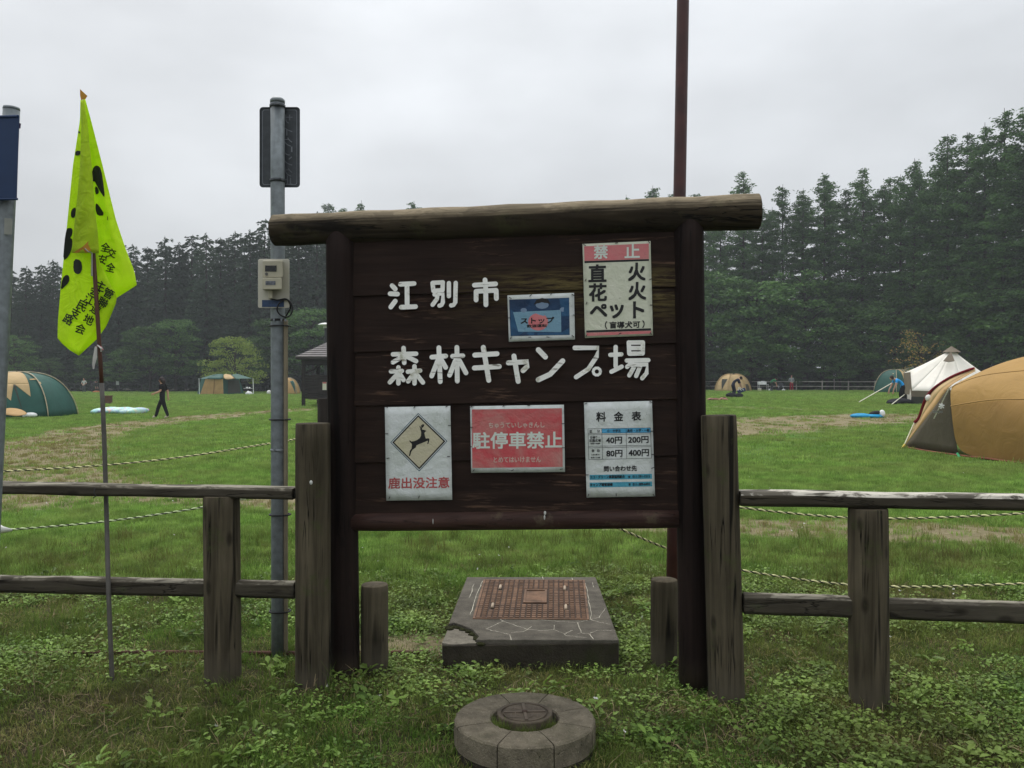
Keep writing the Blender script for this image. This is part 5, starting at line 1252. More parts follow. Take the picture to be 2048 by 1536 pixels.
for x, w_, m_, lab in ((1541, .22, WHP, 'white bundle on the grass left of the person in green'), (1558, .25, DRK, 'dark holdall on the grass in front of the camp chair'), (1567, .2, WHP, 'white bundle on the grass right of the camp chair')):
    o = thing('gear_bundle', GP(x, Z-.7), lab, 'bundle'); MB().ellipsoid(GP(x, Z-.7, w_*.5), (w_, w_*.8, w_*.55), None, 9, 6).obj('bundle', m_, o, True); MB().tube([GP(x, Z-.7, w_)-Vector((w_*.4, 0, 0)), GP(x, Z-.7, w_*1.3), GP(x, Z-.7, w_)+Vector((w_*.4, 0, 0))], .02, 5).obj('handle', m_, o)
o = thing('orange_bundle', GP(193, 96), 'low orange bundle on the grass by the far left campers', 'bundle'); MB().ellipsoid(GP(193, 96, .1), (.45, .3, .14), None, 9, 6).obj('bundle', plain('orange_cloth', (.32, .12, .04), .8), o, True); MB().tube([GP(190, 96, .2), GP(193, 96, .3), GP(196, 96, .2)], .03, 5).obj('strap', DRK, o)
# ---------------------------------------------------------------- people
SKIN = plain('skin', (0.50, 0.29, 0.20), .6, var=.08); HAIR = plain('dark_hair', (0.022, 0.012, 0.010), .6); BLKC = cloth('black_clothing', (0.009, 0.009, 0.011), .85, 0); NAVC = cloth('navy_clothing', (0.010, 0.014, 0.030), .85, 0)
SHOE = plain('pale_shoes', (0.45, 0.40, 0.32), .7)
def person(label, base, J, mats, H=1.6, hair=0.0, face=-90, rough_hand=True):
    """J: joint name -> (x right, y away, z up) in metres for height H; body grown with a skin modifier"""
    o = thing('person', base, label, 'person')
    names = ['pelvis', 'waist', 'chest', 'neck', 'head0', 'shL', 'elL', 'wrL', 'haL', 'shR', 'elR', 'wrR', 'haR', 'hipL', 'knL', 'anL', 'toL', 'hipR', 'knR', 'anR', 'toR']
    rad = dict(pelvis=.125, waist=.115, chest=.13, neck=.055, head0=.055, shL=.065, elL=.045, wrL=.032, haL=.028, shR=.065, elR=.045, wrR=.032, haR=.028, hipL=.10, knL=.075, anL=.062, toL=.04, hipR=.10, knR=.075, anR=.062, toR=.04)
    E_ = [('pelvis', 'waist'), ('waist', 'chest'), ('chest', 'neck'), ('neck', 'head0'), ('chest', 'shL'), ('shL', 'elL'), ('elL', 'wrL'), ('wrL', 'haL'), ('chest', 'shR'), ('shR', 'elR'), ('elR', 'wrR'), ('wrR', 'haR'), ('pelvis', 'hipL'), ('hipL', 'knL'), ('knL', 'anL'), ('anL', 'toL'), ('pelvis', 'hipR'), ('hipR', 'knR'), ('knR', 'anR'), ('anR', 'toR')]
    J = {k: Vector(v) for k, v in J.items()}
    me = bpy.data.meshes.new('body'); me.from_pydata([J[n] for n in names], [(names.index(a), names.index(b)) for a, b in E_], [])
    tmp = bpy.data.objects.new('body', me); col.objects.link(tmp)
    m = tmp.modifiers.new('s', 'SKIN'); 
    for i, nme in enumerate(names):
        sv = me.skin_vertices[0].data[i]; sv.radius = (rad[nme], rad[nme]*(0.8 if nme in ('pelvis', 'waist', 'chest') else 1.0)); sv.use_root = (i == 0)
    s2 = tmp.modifiers.new('u', 'SUBSURF'); s2.levels = 2; s2.render_levels = 2
    bpy.context.view_layer.update()
    bm_ = bpy.data.meshes.new_from_object(tmp.evaluated_get(bpy.context.evaluated_depsgraph_get()))
    bpy.data.objects.remove(tmp)
    mb = MB(); mb.v = [tuple(v.co) for v in bm_.vertices]; mb.f = [tuple(p.vertices) for p in bm_.polygons]
    bpy.data.meshes.remove(bm_)
    hd = J['head']; fa = R(face); fd = Vector((math.cos(fa), math.sin(fa), J.get('gaze', Vector((0, 0, 0))).z)).normalized()
    mb.ellipsoid(hd, (.078, .095 if abs(fd.y) > .7 else .078, .112), None, 14, 10)
    mb.ellipsoid(hd+fd*.088+Vector((0, 0, -.01)), (.014, .014, .022), None, 6, 5)                 # nose
    side = Vector((-fd.y, fd.x, 0)).normalized()
    for s_ in (-1, 1): mb.ellipsoid(hd+side*.08*s_, (.012, .018, .03), None, 6, 5)                 # ears
    for w, h_ in (('wrL', 'haL'), ('wrR', 'haR')):                                                # fingers and thumb
        d_ = (J[h_]-J[w]).normalized(); q = d_.cross(Vector((0, 1, 0.3))).normalized()
        for k, (o_, L_) in enumerate(((-.03, .06), (-.01, .075), (.01, .07), (.03, .055))):
            p0 = J[h_]+q*o_; p1 = p0+d_*L_*.55; p2 = p1+d_*L_*.45+Vector((0, 0, -.012)); mb.tube([p0-d_*.02, p0, p1, p2], [.010, .0095, .009, .007], 5)
        mb.tube([J[w].lerp(J[h_], .4), J[w].lerp(J[h_], .8)+q*.045, J[h_]+q*.055+d_*.02], [.012, .010, .008], 5)
    body = mb.obj('body', SKIN, o, True, local=True)
    shirt, trous, shoe = mats
    for m_ in (shirt, trous, shoe, HAIR): body.data.materials.append(m_)
    segs = [(J[a], J[b], a, b) for a, b in E_]
    for p in body.data.polygons:
        c = p.center; best = None
        for a, b, na, nb in segs:
            ab = b-a; t = max(0, min(1, (c-a).dot(ab)/max(1e-6, ab.length_squared))); dd = (c-a-ab*t).length-(rad[na]+(rad[nb]-rad[na])*t)*1.05
            if best is None or dd < best[0]: best = (dd, na, nb, t)
        _, na, nb, t = best; k = 0
        if (c-hd).length < .13: k = 0
        elif nb in ('waist', 'chest', 'shL', 'shR') or (nb == 'neck' and t < .45): k = 1
        elif nb in ('elL', 'elR'): k = 1 if t < mats_sleeve.get(label, .8) else 0
        elif nb in ('wrL', 'wrR', 'haL', 'haR'): k = 1 if mats_sleeve.get(label, .8) > 1 and nb in ('wrL', 'wrR') else 0
        elif nb in ('hipL', 'hipR', 'knL', 'knR'): k = 2
        elif nb in ('anL', 'anR'): k = 2
        elif nb in ('toL', 'toR'): k = 3
        p.material_index = k
    hm = MB(); hm.ellipsoid(hd-fd*.018+Vector((0, 0, .022)), (.096, .10, .112), None, 14, 9)
    if hair:
        hm.tube([hd-fd*.05+Vector((0, 0, .03)), hd-fd*.075+Vector((0, 0, -.06)), hd-fd*.10+Vector((0, 0, -hair))], [.085, .085, .05], 10, flat=1.0)
    hob = hm.obj('hair', HAIR, o, True, local=True)
    # eyes, brows and mouth as small marks on the face
    fm = MB()
    for s_ in (-1, 1): fm.ellipsoid(hd+fd*.074+side*.032*s_+Vector((0, 0, .012)), (.010, .010, .007), None, 6, 4)
    fm.ellipsoid(hd+fd*.074+Vector((0, 0, -.052)), (.018, .012, .006), None, 6, 4)
    fm.obj('face_features', plain('face_dark', (.08, .03, .025), .6), o, True, local=True)
    return o
mats_sleeve = {}
lab = 'person in black walking left along the dirt path'
mats_sleeve[lab] = .75
person(lab, GP(325, 33.0), dict(pelvis=(0, 0, .86), waist=(-.01, 0, 1.0), chest=(-.005, 0, 1.2), neck=(-.015, 0, 1.36), head0=(-.03, 0, 1.42), head=(-.045, 0, 1.48),
    shL=(-.02, -.16, 1.29), elL=(.0, -.21, 1.06), wrL=(-.21, -.22, .98), haL=(-.28, -.22, .955), shR=(.02, .16, 1.29), elR=(.12, .20, 1.05), wrR=(.14, .18, .84), haR=(.15, .17, .77),
    hipL=(.02, -.09, .80), knL=(.12, -.09, .46), anL=(.245, -.09, .12), toL=(.12, -.09, .035), hipR=(-.03, .09, .80), knR=(-.19, .09, .46), anR=(-.29, .09, .10), toR=(-.42, .09, .045)), (BLKC, BLKC, SHOE), hair=.17, face=180)
def bent(label, base, mats, gaze=1, hair=0.0, low=.55, flip=1, reach=.45, lean=.42, sleeve=.8):
    s = flip; mats_sleeve[label] = sleeve
    return person(label, base, dict(pelvis=(-.14*s, 0, .86), waist=(-.08*s, 0, 1.0), chest=(.14*s, 0, 1.14), neck=(.30*s, 0, 1.22), head0=(.35*s, 0, 1.24), head=(.41*s, 0, 1.25),
      shL=(.22*s, -.17, 1.13), elL=(.30*s, -.20, .88), wrL=(reach*.85*s, -.17, .68), haL=(reach*.9*s, -.16, low), shR=(.22*s, .17, 1.13), elR=(.32*s, .2, .88), wrR=(reach*s, .17, .68), haR=(reach*1.05*s, .16, low),
      hipL=(-.13*s, -.1, .80), knL=(-.02*s, -.12, .45), anL=(-.10*s, -.12, .10), toL=(.06*s, -.12, .04), hipR=(-.15*s, .1, .80), knR=(-.06*s, .12, .45), anR=(-.16*s, .12, .10), toR=(.0, .12, .04)), mats, hair=hair, face=0 if s > 0 else 180)
bent('person in navy clothes bending over bags in front of the tan dome', GP(1470, 56), (NAVC, NAVC, BLKC), sleeve=.85)
bent('person in a green shirt bending beside the folding table', GP(1545, 87), (cloth('green_shirt', (.05, .26, .10), .8, 0), DRK, DRK), low=.5)
bent('person in a bright blue shirt bending at the white bell tent', GP(1800, 41.2), (cloth('blue_shirt', (.02, .30, .70), .7, 0), BLKC, BLKC), flip=-1, sleeve=.5)
def standing(label, base, mats, face=-90, sleeve=.8, arms='down'):
    mats_sleeve[label] = sleeve
    hl = (-.06, -.20, .88) if arms == 'front' else (-.26, 0, .72); hr = (.06, -.20, .88) if arms == 'front' else (.26, 0, .72)
    wl = (-.10, -.16, .95) if arms == 'front' else (-.26, 0, .80); wr = (.10, -.16, .95) if arms == 'front' else (.26, 0, .80)
    person(label, base, dict(pelvis=(0, 0, .88), waist=(0, 0, 1.03), chest=(0, 0, 1.24), neck=(0, 0, 1.42), head0=(0, -.01, 1.47), head=(0, -.02, 1.54), shL=(-.19, 0, 1.33), elL=(-.27, .02, 1.06), wrL=wl, haL=hl, shR=(.19, 0, 1.33), elR=(.27, .02, 1.06), wrR=wr, haR=hr,
      hipL=(-.09, 0, .80), knL=(-.11, -.01, .45), anL=(-.12, .02, .09), toL=(-.13, -.12, .04), hipR=(.09, 0, .80), knR=(.11, -.01, .45), anR=(.12, .02, .09), toR=(.13, -.12, .04)), mats, face=face)
standing('person in a grey shirt and red trousers by the far right fence', GP(1583, 88), (cloth('grey_shirt', (.33, .36, .36), .8, 0), cloth('red_trousers', (.36, .03, .045), .8, 0), SHOE), arms='front', sleeve=2)
standing('person in a white shirt by the far left fence', GP(168, 97), (cloth('white_shirt', (.52, .54, .52), .8, 0), cloth('grey_trousers', (.08, .09, .10), .8, 0), DRK), arms='front')
bent('person in dark clothes stooping right of the white shirted one', GP(186, 97), (cloth('dark_top', (.05, .05, .055), .8, 0), DRK, DRK), low=.5, sleeve=2)
# bags
o = thing('duffel_bag', GP(1463, 55.2), 'black duffel bag on the grass at the feet of the navy person', 'bag'); MB().ellipsoid(GP(1463, 55.2, .16), (.38, .25, .17), None, 12, 8).obj('bag', BLKF, o, True); MB().tube([GP(1457, 55.0, .28), GP(1463, 55.0, .4), GP(1469, 55.0, .28)], .018, 5).obj('handle', BLKF, o)
o = thing('duffel_bag', GP(1478, 55.0), 'low dark bag right of the black duffel bag', 'bag'); MB().ellipsoid(GP(1478, 55.0, .15), (.28, .22, .16), None, 12, 8).obj('bag', BLKF, o, True); MB().tube([GP(1474, 54.9, .26), GP(1478, 54.9, .36), GP(1482, 54.9, .26)], .016, 5).obj('handle', BLKF, o)
o = thing('carry_bag', GP(1483, 55.8, .34), 'navy carry bag with white handles lifted by the navy person', 'bag')
MB().box(GP(1483, 55.8, .44), (.52, .24, .22), Matrix.Rotation(R(-22), 3, 'Y')).obj('bag', cloth('navy_bag', (.02, .04, .10), .7, 0), o, bevel=.04)
for dx in (-.1, .12): MB().tube([GP(1481, 55.65, .44)+Vector((dx-.06, 0, 0)), GP(1478, 55.65, .66)+Vector((dx*.3, 0, 0)), GP(1481, 55.65, .44)+Vector((dx+.1, 0, .04))], .018, 5).obj('handle', WHP, o)
o = thing('black_bag', GP(1797, 40.6), 'black bag spread on the grass under the person in blue', 'bag'); MB().ellipsoid(GP(1800, 40.6, .12), (.62, .4, .17), None, 14, 8).obj('bag', BLKF, o, True); MB().ellipsoid(GP(1788, 40.4, .08), (.36, .3, .1), None, 12, 7).obj('flap', BLKF, o, True)
# ================================================================ woods round the field
BARK = wood('bark', 2, (0.030, 0.024, 0.019), (0.070, 0.058, 0.046), None, 0, .3)
SPR = leafmat('spruce_needles', (0.026, 0.048, 0.027), (0.046, 0.076, 0.040), None, .15, .7, .25, .1)
LAR = leafmat('larch_needles', (0.040, 0.086, 0.030), (0.092, 0.175, 0.052), None, .25, .7, .25, .1)
BRD = leafmat('broad_leaves', (0.032, 0.078, 0.021), (0.090, 0.172, 0.042), None, .25, .6, .35, .15)
BRL = leafmat('light_leaves', (0.13, 0.20, 0.035), (0.25, 0.31, 0.07), None, .3, .6, .1, .15)
YLW = leafmat('yellow_leaves', (0.25, 0.19, 0.05), (0.42, 0.31, 0.09), None, .3, .6, .1, .15)
nr = np.random.default_rng(11)
def kites(c, d, l, w, tilt=None):
    """c centres, d directions -> four-cornered leaf sprays"""
    d = d/np.linalg.norm(d, axis=1, keepdims=True)
    up = np.tile([0, 0, 1.0], (len(c), 1)) if tilt is None else tilt
    s = np.cross(d, up); s /= (np.linalg.norm(s, axis=1, keepdims=True)+1e-9)
    l = np.asarray(l).reshape(-1, 1); w = np.asarray(w).reshape(-1, 1)
    v = np.stack([c-d*l*.5, c+s*w*.5+d*l*.05, c+d*l*.5, c-s*w*.5+d*l*.05], 1).reshape(-1, 3)
    n = len(c); i = np.arange(n)*4
    return v, np.stack([i, i+1, i+2, i+3], 1)
def leaf_obj(name, vf, mat, parent):
    v = np.concatenate([a for a, b in vf]); off = 0; fs = []
    for a, b in vf: fs.append(b+off); off += len(a)
    f = np.concatenate(fs)
    me = bpy.data.meshes.new(name)
    me.vertices.add(len(v)); me.vertices.foreach_set('co', v.astype(np.float32).ravel())
    me.loops.add(f.size); me.loops.foreach_set('vertex_index', f.astype(np.int32).ravel())
    me.polygons.add(len(f)); me.polygons.foreach_set('loop_start', (np.arange(len(f))*4).astype(np.int32)); me.polygons.foreach_set('loop_total', np.full(len(f), 4, np.int32))
    me.update(calc_edges=True); me.materials.append(mat)
    ob = bpy.data.objects.new(name, me); col.objects.link(ob); ob.parent = parent
    return ob
def spruce(seed, h=18.0, rmax=2.7):
    g = np.random.default_rng(seed)
    o = thing('spruce_tree', (0, 0, 0), 'x x x x', 'tree')
    MB().tube([(0, 0, -.3), (0, 0, h*.3), (.05, 0, h*.7), (0, 0, h*.99)], [.26, .2, .1, .02], 8).obj('trunk', BARK, o, True, local=True)
    C, D, L, W = [], [], [], []
    z = h*.04
    while z < h*.985:
        f = z/h; rl = rmax*(1-f)**.62*(.55+.45*min(1, f*6))+.15
        nb = int(5+7*(1-f)); a0 = g.uniform(0, 6.28)
        for b in range(nb):
            a = a0+6.283*b/nb+g.uniform(-.3, .3); rr_ = rl*g.uniform(.55, 1.18); zz = z+g.uniform(-.3, .3); m = max(4, int(rr_*6.5))
            s = np.linspace(.22, 1, m)*rr_
            dz = .28*s*(1-f)-.42*s**1.5/(rr_+.3)**.5*.6
            x = s*np.cos(a)+g.normal(0, .07, m); y = s*np.sin(a)+g.normal(0, .07, m)
            for side in (-.55, 0, .55):
                aa = a+side+g.normal(0, .2, m)
                C.append(np.stack([x+.12*np.cos(aa), y+.12*np.sin(aa), zz+dz+g.normal(0, .09, m)], 1))
                D.append(np.stack([np.cos(aa), np.sin(aa), g.uniform(-.9, .15, m)], 1)); L.append(g.uniform(.26, .52, m)); W.append(g.uniform(.10, .2, m))
        z += h*g.uniform(.016, .026)
    n = 10; C.append(np.stack([g.normal(0, .05, n), g.normal(0, .05, n), np.linspace(h*.96, h*1.0, n)], 1)); D.append(np.stack([g.normal(0, .5, n), g.normal(0, .5, n), np.ones(n)], 1)); L.append(np.full(n, .4)); W.append(np.full(n, .1))
    leaf_obj('crown', [kites(np.concatenate(C), np.concatenate(D), np.concatenate(L), np.concatenate(W), g.normal(0, 1, (sum(map(len, C)), 3))+[0, 0, .3])], SPR, o)
    return o
def larch(seed, h=25.0):
    g = np.random.default_rng(seed)
    o = thing('larch_tree', (0, 0, 0), 'x x x x', 'tree')
    bx_, by_ = g.uniform(-.4, .4, 2)
    MB().tube([(0, 0, -.3), (bx_*.3, by_*.3, h*.35), (bx_, by_, h*.7), (bx_*.8, by_*.8, h*.99)], [.24, .19, .11, .02], 8).obj('trunk', BARK, o, True, local=True)
    br = MB(); C, D, L, W = [], [], [], []
    z = h*.18; low = h*g.uniform(.22, .42)
    while z < h*.985:
        f = z/h
        tx, ty = bx_*min(1, f/.7), by_*min(1, f/.7)
        prof = 3.3*min(1, ((1-f)/.34)**.7)*(.88+.12*math.sin(z*1.1+seed))
        if z < low: prof = g.uniform(.5, 2.2)
        nb = g.integers(3, 6) if z > low else g.integers(1, 3)
        for b in range(nb):
            a = g.uniform(0, 6.283); rl = prof*g.uniform(.45, 1.2)+.14; up = g.uniform(.0, .35) if f > .55 else g.uniform(-.2, .12)
            e = Vector((tx+rl*math.cos(a), ty+rl*math.sin(a), z+rl*up)); br.tube([(tx, ty, z), e], [.045*(1-f)+.015, .008], 4, cap=False)
            if z < low and g.uniform() < .62: continue
            m = max(3, int(rl*7)); s = np.linspace(.2, 1.02, m)*rl
            dens = 5 if z > low else 3
            for q in range(dens):
                aa = a+g.normal(0, .9, m)
                C.append(np.stack([tx+s*np.cos(a)+g.normal(0, .16, m), ty+s*np.sin(a)+g.normal(0, .16, m), z+s*up-g.uniform(0, .35, m)], 1))
                D.append(np.stack([np.cos(aa), np.sin(aa), g.uniform(-.9, .35, m)], 1)); L.append(g.uniform(.2, .45, m)); W.append(g.uniform(.08, .17, m))
        z += h*g.uniform(.009, .019)
    br.obj('branches', BARK, o, False, local=True)
    n = sum(map(len, C))
    leaf_obj('crown', [kites(np.concatenate(C), np.concatenate(D), np.concatenate(L), np.concatenate(W), g.normal(0, 1, (n, 3))+[0, 0, .2])], LAR, o)
    return o
def broad(seed, h=8.0, r=3.0, mat=None, nclump=80, per=80, leaf=.26, base=.25, name='broadleaf_tree', layered=.16, sparse=1.0):
    g = np.random.default_rng(seed)
    o = thing(name, (0, 0, 0), 'x x x x', 'tree')
    MB().tube([(0, 0, -.3), (.05, .05, h*.3), (-.05, .1, h*.6), (0, 0, h*.85)], [.03*h**.9*.6+.04, .02*h*.6+.03, .08, .02], 8).obj('trunk', BARK, o, True, local=True)
    br = MB(); C, D, L, W = [], [], [], []
    for i in range(nclump):
        f = g.uniform(0, 1); zc_ = h*(base+(1-base)*f); rad = r*math.sqrt(max(.05, 1-((f-.38)/.68)**2)); a = g.uniform(0, 6.283); q = math.sqrt(g.uniform(.12, 1))
        c = np.array([rad*q*math.cos(a), rad*q*math.sin(a), zc_]); cr = r*g.uniform(.22, .38)
        if i % 2 == 0: br.tube([(0, 0, max(h*.18, zc_-rad*q*.55)), tuple(c*np.array([.5, .5, 1])-np.array([0, 0, .1])), tuple(c)], [.06, .035, .012], 4, cap=False)
        m = int(per*sparse*g.uniform(.6, 1.3)); p = g.normal(0, 1, (m, 3)); p /= np.linalg.norm(p, axis=1, keepdims=True); p *= (g.uniform(0, 1, (m, 1))**.4)*cr; p[:, 2] *= layered/.3*.55
        p[:, 2] -= .18*(p[:, 0]**2+p[:, 1]**2)/max(.3, cr)
        aa = g.uniform(0, 6.283, m)
        C.append(c+p); D.append(np.stack([np.cos(aa), np.sin(aa), g.uniform(-.7, .15, m)], 1)); L.append(g.uniform(.7, 1.3, m)*leaf); W.append(g.uniform(.45, .75, m)*leaf)
    br.obj('branches', BARK, o, False, local=True)
    n = sum(map(len, C))
    leaf_obj('crown', [kites(np.concatenate(C), np.concatenate(D), np.concatenate(L), np.concatenate(W), g.normal(0, 1, (n, 3))+[0, 0, .5])], mat or BRD, o)
    return o
ORD = ['first', 'second', 'third', 'fourth', 'fifth', 'sixth', 'seventh', 'eighth', 'ninth', 'tenth', 'eleventh', 'twelfth', 'thirteenth', 'fourteenth', 'fifteenth', 'sixteenth', 'seventeenth', 'eighteenth', 'nineteenth', 'twentieth', 'twenty-first', 'twenty-second', 'twenty-third', 'twenty-fourth', 'twenty-fifth', 'twenty-sixth', 'twenty-seventh', 'twenty-eighth', 'twenty-ninth', 'thirtieth']
class Kind:
    def __init__(s, protos, h): s.p, s.h, s.used, s.i = protos, h, set(), 0
    def put(s, px_, top, Z, label, group, wscale=1.0, hh=None, which=None):
        k = s.i % len(s.p) if which is None else which; s.i += 1
        base = s.p[k]
        o = base if k not in s.used else copy_tree(base); s.used.add(k)
        g = GP(px_, Z); H_ = hh if hh else EYE+(HOR-top)*Z/F-g.z
        o.location = g; sc = H_/s.h[k]; o.scale = (sc*wscale, sc*wscale, sc); o.rotation_euler = (0, 0, (s.i*2.39) % 6.28)
        tag(o, label, 'tree', group); return o
SP_ = Kind([spruce(i+1, 18.0, (2.7, 2.2, 3.1, 2.5, 3.4)[i]) for i in range(5)], [18]*5); LA_ = Kind([larch(i+20) for i in range(6)], [25]*6); BR_ = Kind([broad(i+40, 8.0, (3.0, 2.6, 3.4, 3.1, 2.8)[i], None, 95, 90, (.26, .22, .28, .24, .2)[i]) for i in range(5)], [8]*5)
# left: dark spruce wall
tops = [(-55, 548), (-20, 545), (22, 538), (52, 533), (82, 530), (106, 520), (136, 522), (168, 520), (202, 512), (236, 506), (266, 489), (296, 494), (330, 474), (358, 486), (384, 471), (412, 467), (442, 476), (470, 464), (500, 461), (530, 440), (562, 436), (598, 430), (634, 425)]
for i, (x, t) in enumerate(tops):
    SP_.put(x, t, 116-12*i/len(tops)+(i % 3)*1.6, ORD[i]+' spruce from the left in the dark wall of conifers', 'spruces along the left edge of the field', 1.2)
for i in range(24):
    x = -70+i*31; SP_.put(x, 560-i*5.0+(i*37 % 17), 124-8*i/24, 'spruce standing deep inside the dark conifer wall on the left', 'inner spruces of the left wood', 1.35)
for i in range(9):
    x = 668+i*40; SP_.put(x, 470+(i*29 % 23), 116, 'spruce hidden behind the sign board', 'spruces behind the sign board', 1.15)
for x, t, l in ((655, 402, 'larch top showing above the left end of the log beam'), (688, 412, 'thin larch top just right of the leftmost larch top above the beam'), (722, 397, 'feathery larch top above the beam, second clump from the left'), (830, 398, 'lone rounded larch top above the middle left of the beam'), (868, 414, 'tiny treetop right of the lone rounded larch top'), (910, 424, 'faint treetop barely above the beam left of centre')):
    LA_.put(x, t, 122, l, 'larch tops above the beam')
for i in range(10):
    SP_.put(-100-i*42, 545+(i*23 % 19), 116+(i % 3)*2, 'spruce beyond the left end of the visible tree wall', 'spruces beyond the left edge', 1.25)
for i in range(8):
    LA_.put(930+i*46, 430+(i*17 % 31), 113+(i % 2)*4, 'larch hidden behind the middle of the sign board', 'larches behind the sign board', 1.0)
# right: tall larches with sky between the stems
lt = [(1255, 385, 112), (1305, 366, 110), (1345, 378, 110), (1400, 384, 106), (1440, 395, 103), (1488, 338, 101), (1525, 405, 99), (1568, 364, 98), (1608, 372, 97), (1645, 346, 96), (1690, 372, 95), (1722, 331, 93), (1765, 362, 92), (1800, 345, 90), (1830, 312, 88), (1866, 330, 86), (1898, 262, 84), (1936, 258, 82), (1972, 238, 80), (2006, 210, 78), (2050, 198, 76), (2095, 188, 74), (2140, 180, 72)]
for i, (x, t, Z) in enumerate(lt):
    LA_.put(x, t, Z, ORD[i]+' tall larch from the left in the right hand wood', 'larches of the right wood', .95)
for i in range(12):
    x = 1430+i*58; LA_.put(x, 420-i*16+(i*31 % 40), 108-2.2*i, 'larch standing in the back rows of the right hand wood', 'inner larches of the right wood', 1.0)
ut = [(1425, 600, 93), (1470, 560, 95), (1515, 610, 92), (1560, 590, 94), (1610, 575, 93), (1655, 620, 91), (1700, 600, 92), (1745, 570, 90), (1790, 620, 88), (1835, 580, 88), (1880, 600, 85), (1925, 560, 84), (1970, 540, 82), (2015, 560, 79), (2060, 500, 77), (2110, 520, 75), (1405, 660, 91), (1500, 680, 90), (1590, 690, 90), (1680, 690, 89), (1770, 680, 87), (1900, 670, 82), (1990, 640, 79), (2050, 630, 76)]
for i, (x, t, Z) in enumerate(ut):
    t += ((i*53) % 97-48)*1.1; Z += 1.5
    BR_.put(x, t, Z, (ORD[i]+' from the left of the taller broadleaf trees under the right larches') if i < 16 else (ORD[i-16]+' from the left of the low leafy trees at the right wood edge'), 'understorey of the right wood', 1.15)
ul = [(28, 668, 104, 'rounded broadleaf tree below the spruces at the left edge'), (300, 655, 101, 'pale grey green broadleaf tree behind the walking person'), (352, 640, 103, 'tall broadleaf crown left of the light green round tree'), (560, 640, 101, 'broadleaf tree behind the steel pole'), (625, 620, 100, 'broadleaf tree behind the shelter roof'), (100, 715, 108, 'low dark shrub right of the left green tent'), (180, 712, 108, 'low dark shrub behind the white shirted camper'), (240, 700, 107, 'low dark shrub behind the patterned mat')]
for x, t, Z, l in ul: BR_.put(x, t, Z, l, None, 1.1)
for i in range(7): BR_.put(690+i*95, 640, 104, 'broadleaf tree hidden behind the sign board', 'broadleaf trees behind the sign board', 1.2)
lo = broad(71, 4.6, 3.2, BRL, 70, 80, .20, .22, 'round_tree', .14); lo.location = GP(470, 92); lo.scale = (1.0, 1.0, (EYE+(HOR-676)*92/F)/4.6); tag(lo, 'light green round tree behind the screen tent', 'tree')
yo = broad(81, 4.6, 2.7, YLW, 34, 24, .19, .35, 'yellow_tree', .14); yo.location = GP(1845, 80); tag(yo, 'small sparse yellowing tree left of the white tent peak', 'tree'); yo.scale = (1.0, 1.0, (EYE+(HOR-655)*80/F-.3)/4.6)
# weedy strip along the fence
for i, x in enumerate((1690, 1715, 1740, 1765)):
    k = BR_.put(x, 762, 92, ORD[i]+' from the left of the leafy weed clumps by the far right fence', 'weeds by the far right fence', 1.4); k.name = 'weed_clump'; k['category'] = 'shrub'

# undergrowth filling the wood edge down to the ground
g = np.random.default_rng(77); C, D, L, W = [], [], [], []
def under(x0, z0, x1, z1, n, hmax):
    t = g.uniform(0, 1, n); dep = g.uniform(0, 1, n)**1.3*10; x = x0+(x1-x0)*t; y = z0+(z1-z0)*t+dep
    cl_ = np.array([noise.noise(Vector((a*.35, b*.35, 2.2))) for a, b in zip(x, y)])
    h_ = hmax*np.clip(.45+.6*cl_+.05*dep, .12, 1.2)*np.sqrt(g.uniform(0, 1, n))
    a = g.uniform(0, 6.283, n)
    C.append(np.stack([x, y, np.array([gz(p, q) for p, q in zip(x, y)])+h_], 1)); D.append(np.stack([np.cos(a), np.sin(a), g.uniform(-.7, .3, n)], 1)); L.append(g.uniform(.3, .6, n)); W.append(g.uniform(.2, .36, n))
under(-110, 110, -75, 108, 5000, 3.2); under(-75, 108, -8, 106, 16000, 3.2); under(-8, 106, 20, 98, 4000, 3.0); under(20, 97, 33, 94, 8000, 3.4); under(33, 94, 45, 88, 7000, 3.4); under(45, 88, 50, 78, 5000, 3.4); under(50, 78, 64, 66, 4000, 3.4)
n = sum(map(len, C))
uo = leaf_obj('undergrowth', [kites(np.concatenate(C), np.concatenate(D), np.concatenate(L), np.concatenate(W), g.normal(0, 1, (n, 3)))], leafmat('undergrowth_leaves', (0.016, 0.034, 0.012), (0.045, 0.080, 0.024), None, .2, .7, 0, .1), None)
tag(uo, 'dark leafy undergrowth along the foot of the woods', None, None, 'stuff')
# ================================================================ grass and weeds (uncountable ground cover)
LAWN = leafmat('lawn_blades', (0.115, 0.255, 0.036), (0.23, 0.41, 0.075), (0.265, 0.385, 0.095), .4, .6, .3, .1, .6, (0.26, 0.305, 0.09))
MEAD = leafmat('meadow_blades', (0.062, 0.150, 0.020), (0.150, 0.275, 0.042), (0.16, 0.23, 0.05), .4, .6, .35, .1, .75, (0.16, 0.135, 0.05))  # foreground grass, darker than the mown lawn blades
CLOV = leafmat('weed_leaves', (0.060, 0.150, 0.020), (0.195, 0.340, 0.055), (0.23, 0.34, 0.08), .35, .45, .45, .22, .5, (0.20, 0.21, 0.06))
DRYG = leafmat('dry_grass_blades', (0.20, 0.17, 0.065), (0.34, 0.28, 0.12), (0.23, 0.26, 0.075), .3, .7, .3, .1)
DRY = leafmat('dry_straw', (0.16, 0.12, 0.065), (0.27, 0.215, 0.125), None, .1, .8, .3, .1)
FLW = leafmat('white_petals', (0.62, 0.62, 0.56), (0.75, 0.74, 0.70), None, .2, .7, .05, .1)
def proto(name, v, f, mat, coll):
    me = bpy.data.meshes.new(name); me.from_pydata([tuple(p) for p in v], [], [tuple(q) for q in f]); me.update(); me.materials.append(mat)
    ob = bpy.data.objects.new(name, me); coll.objects.link(ob); return ob
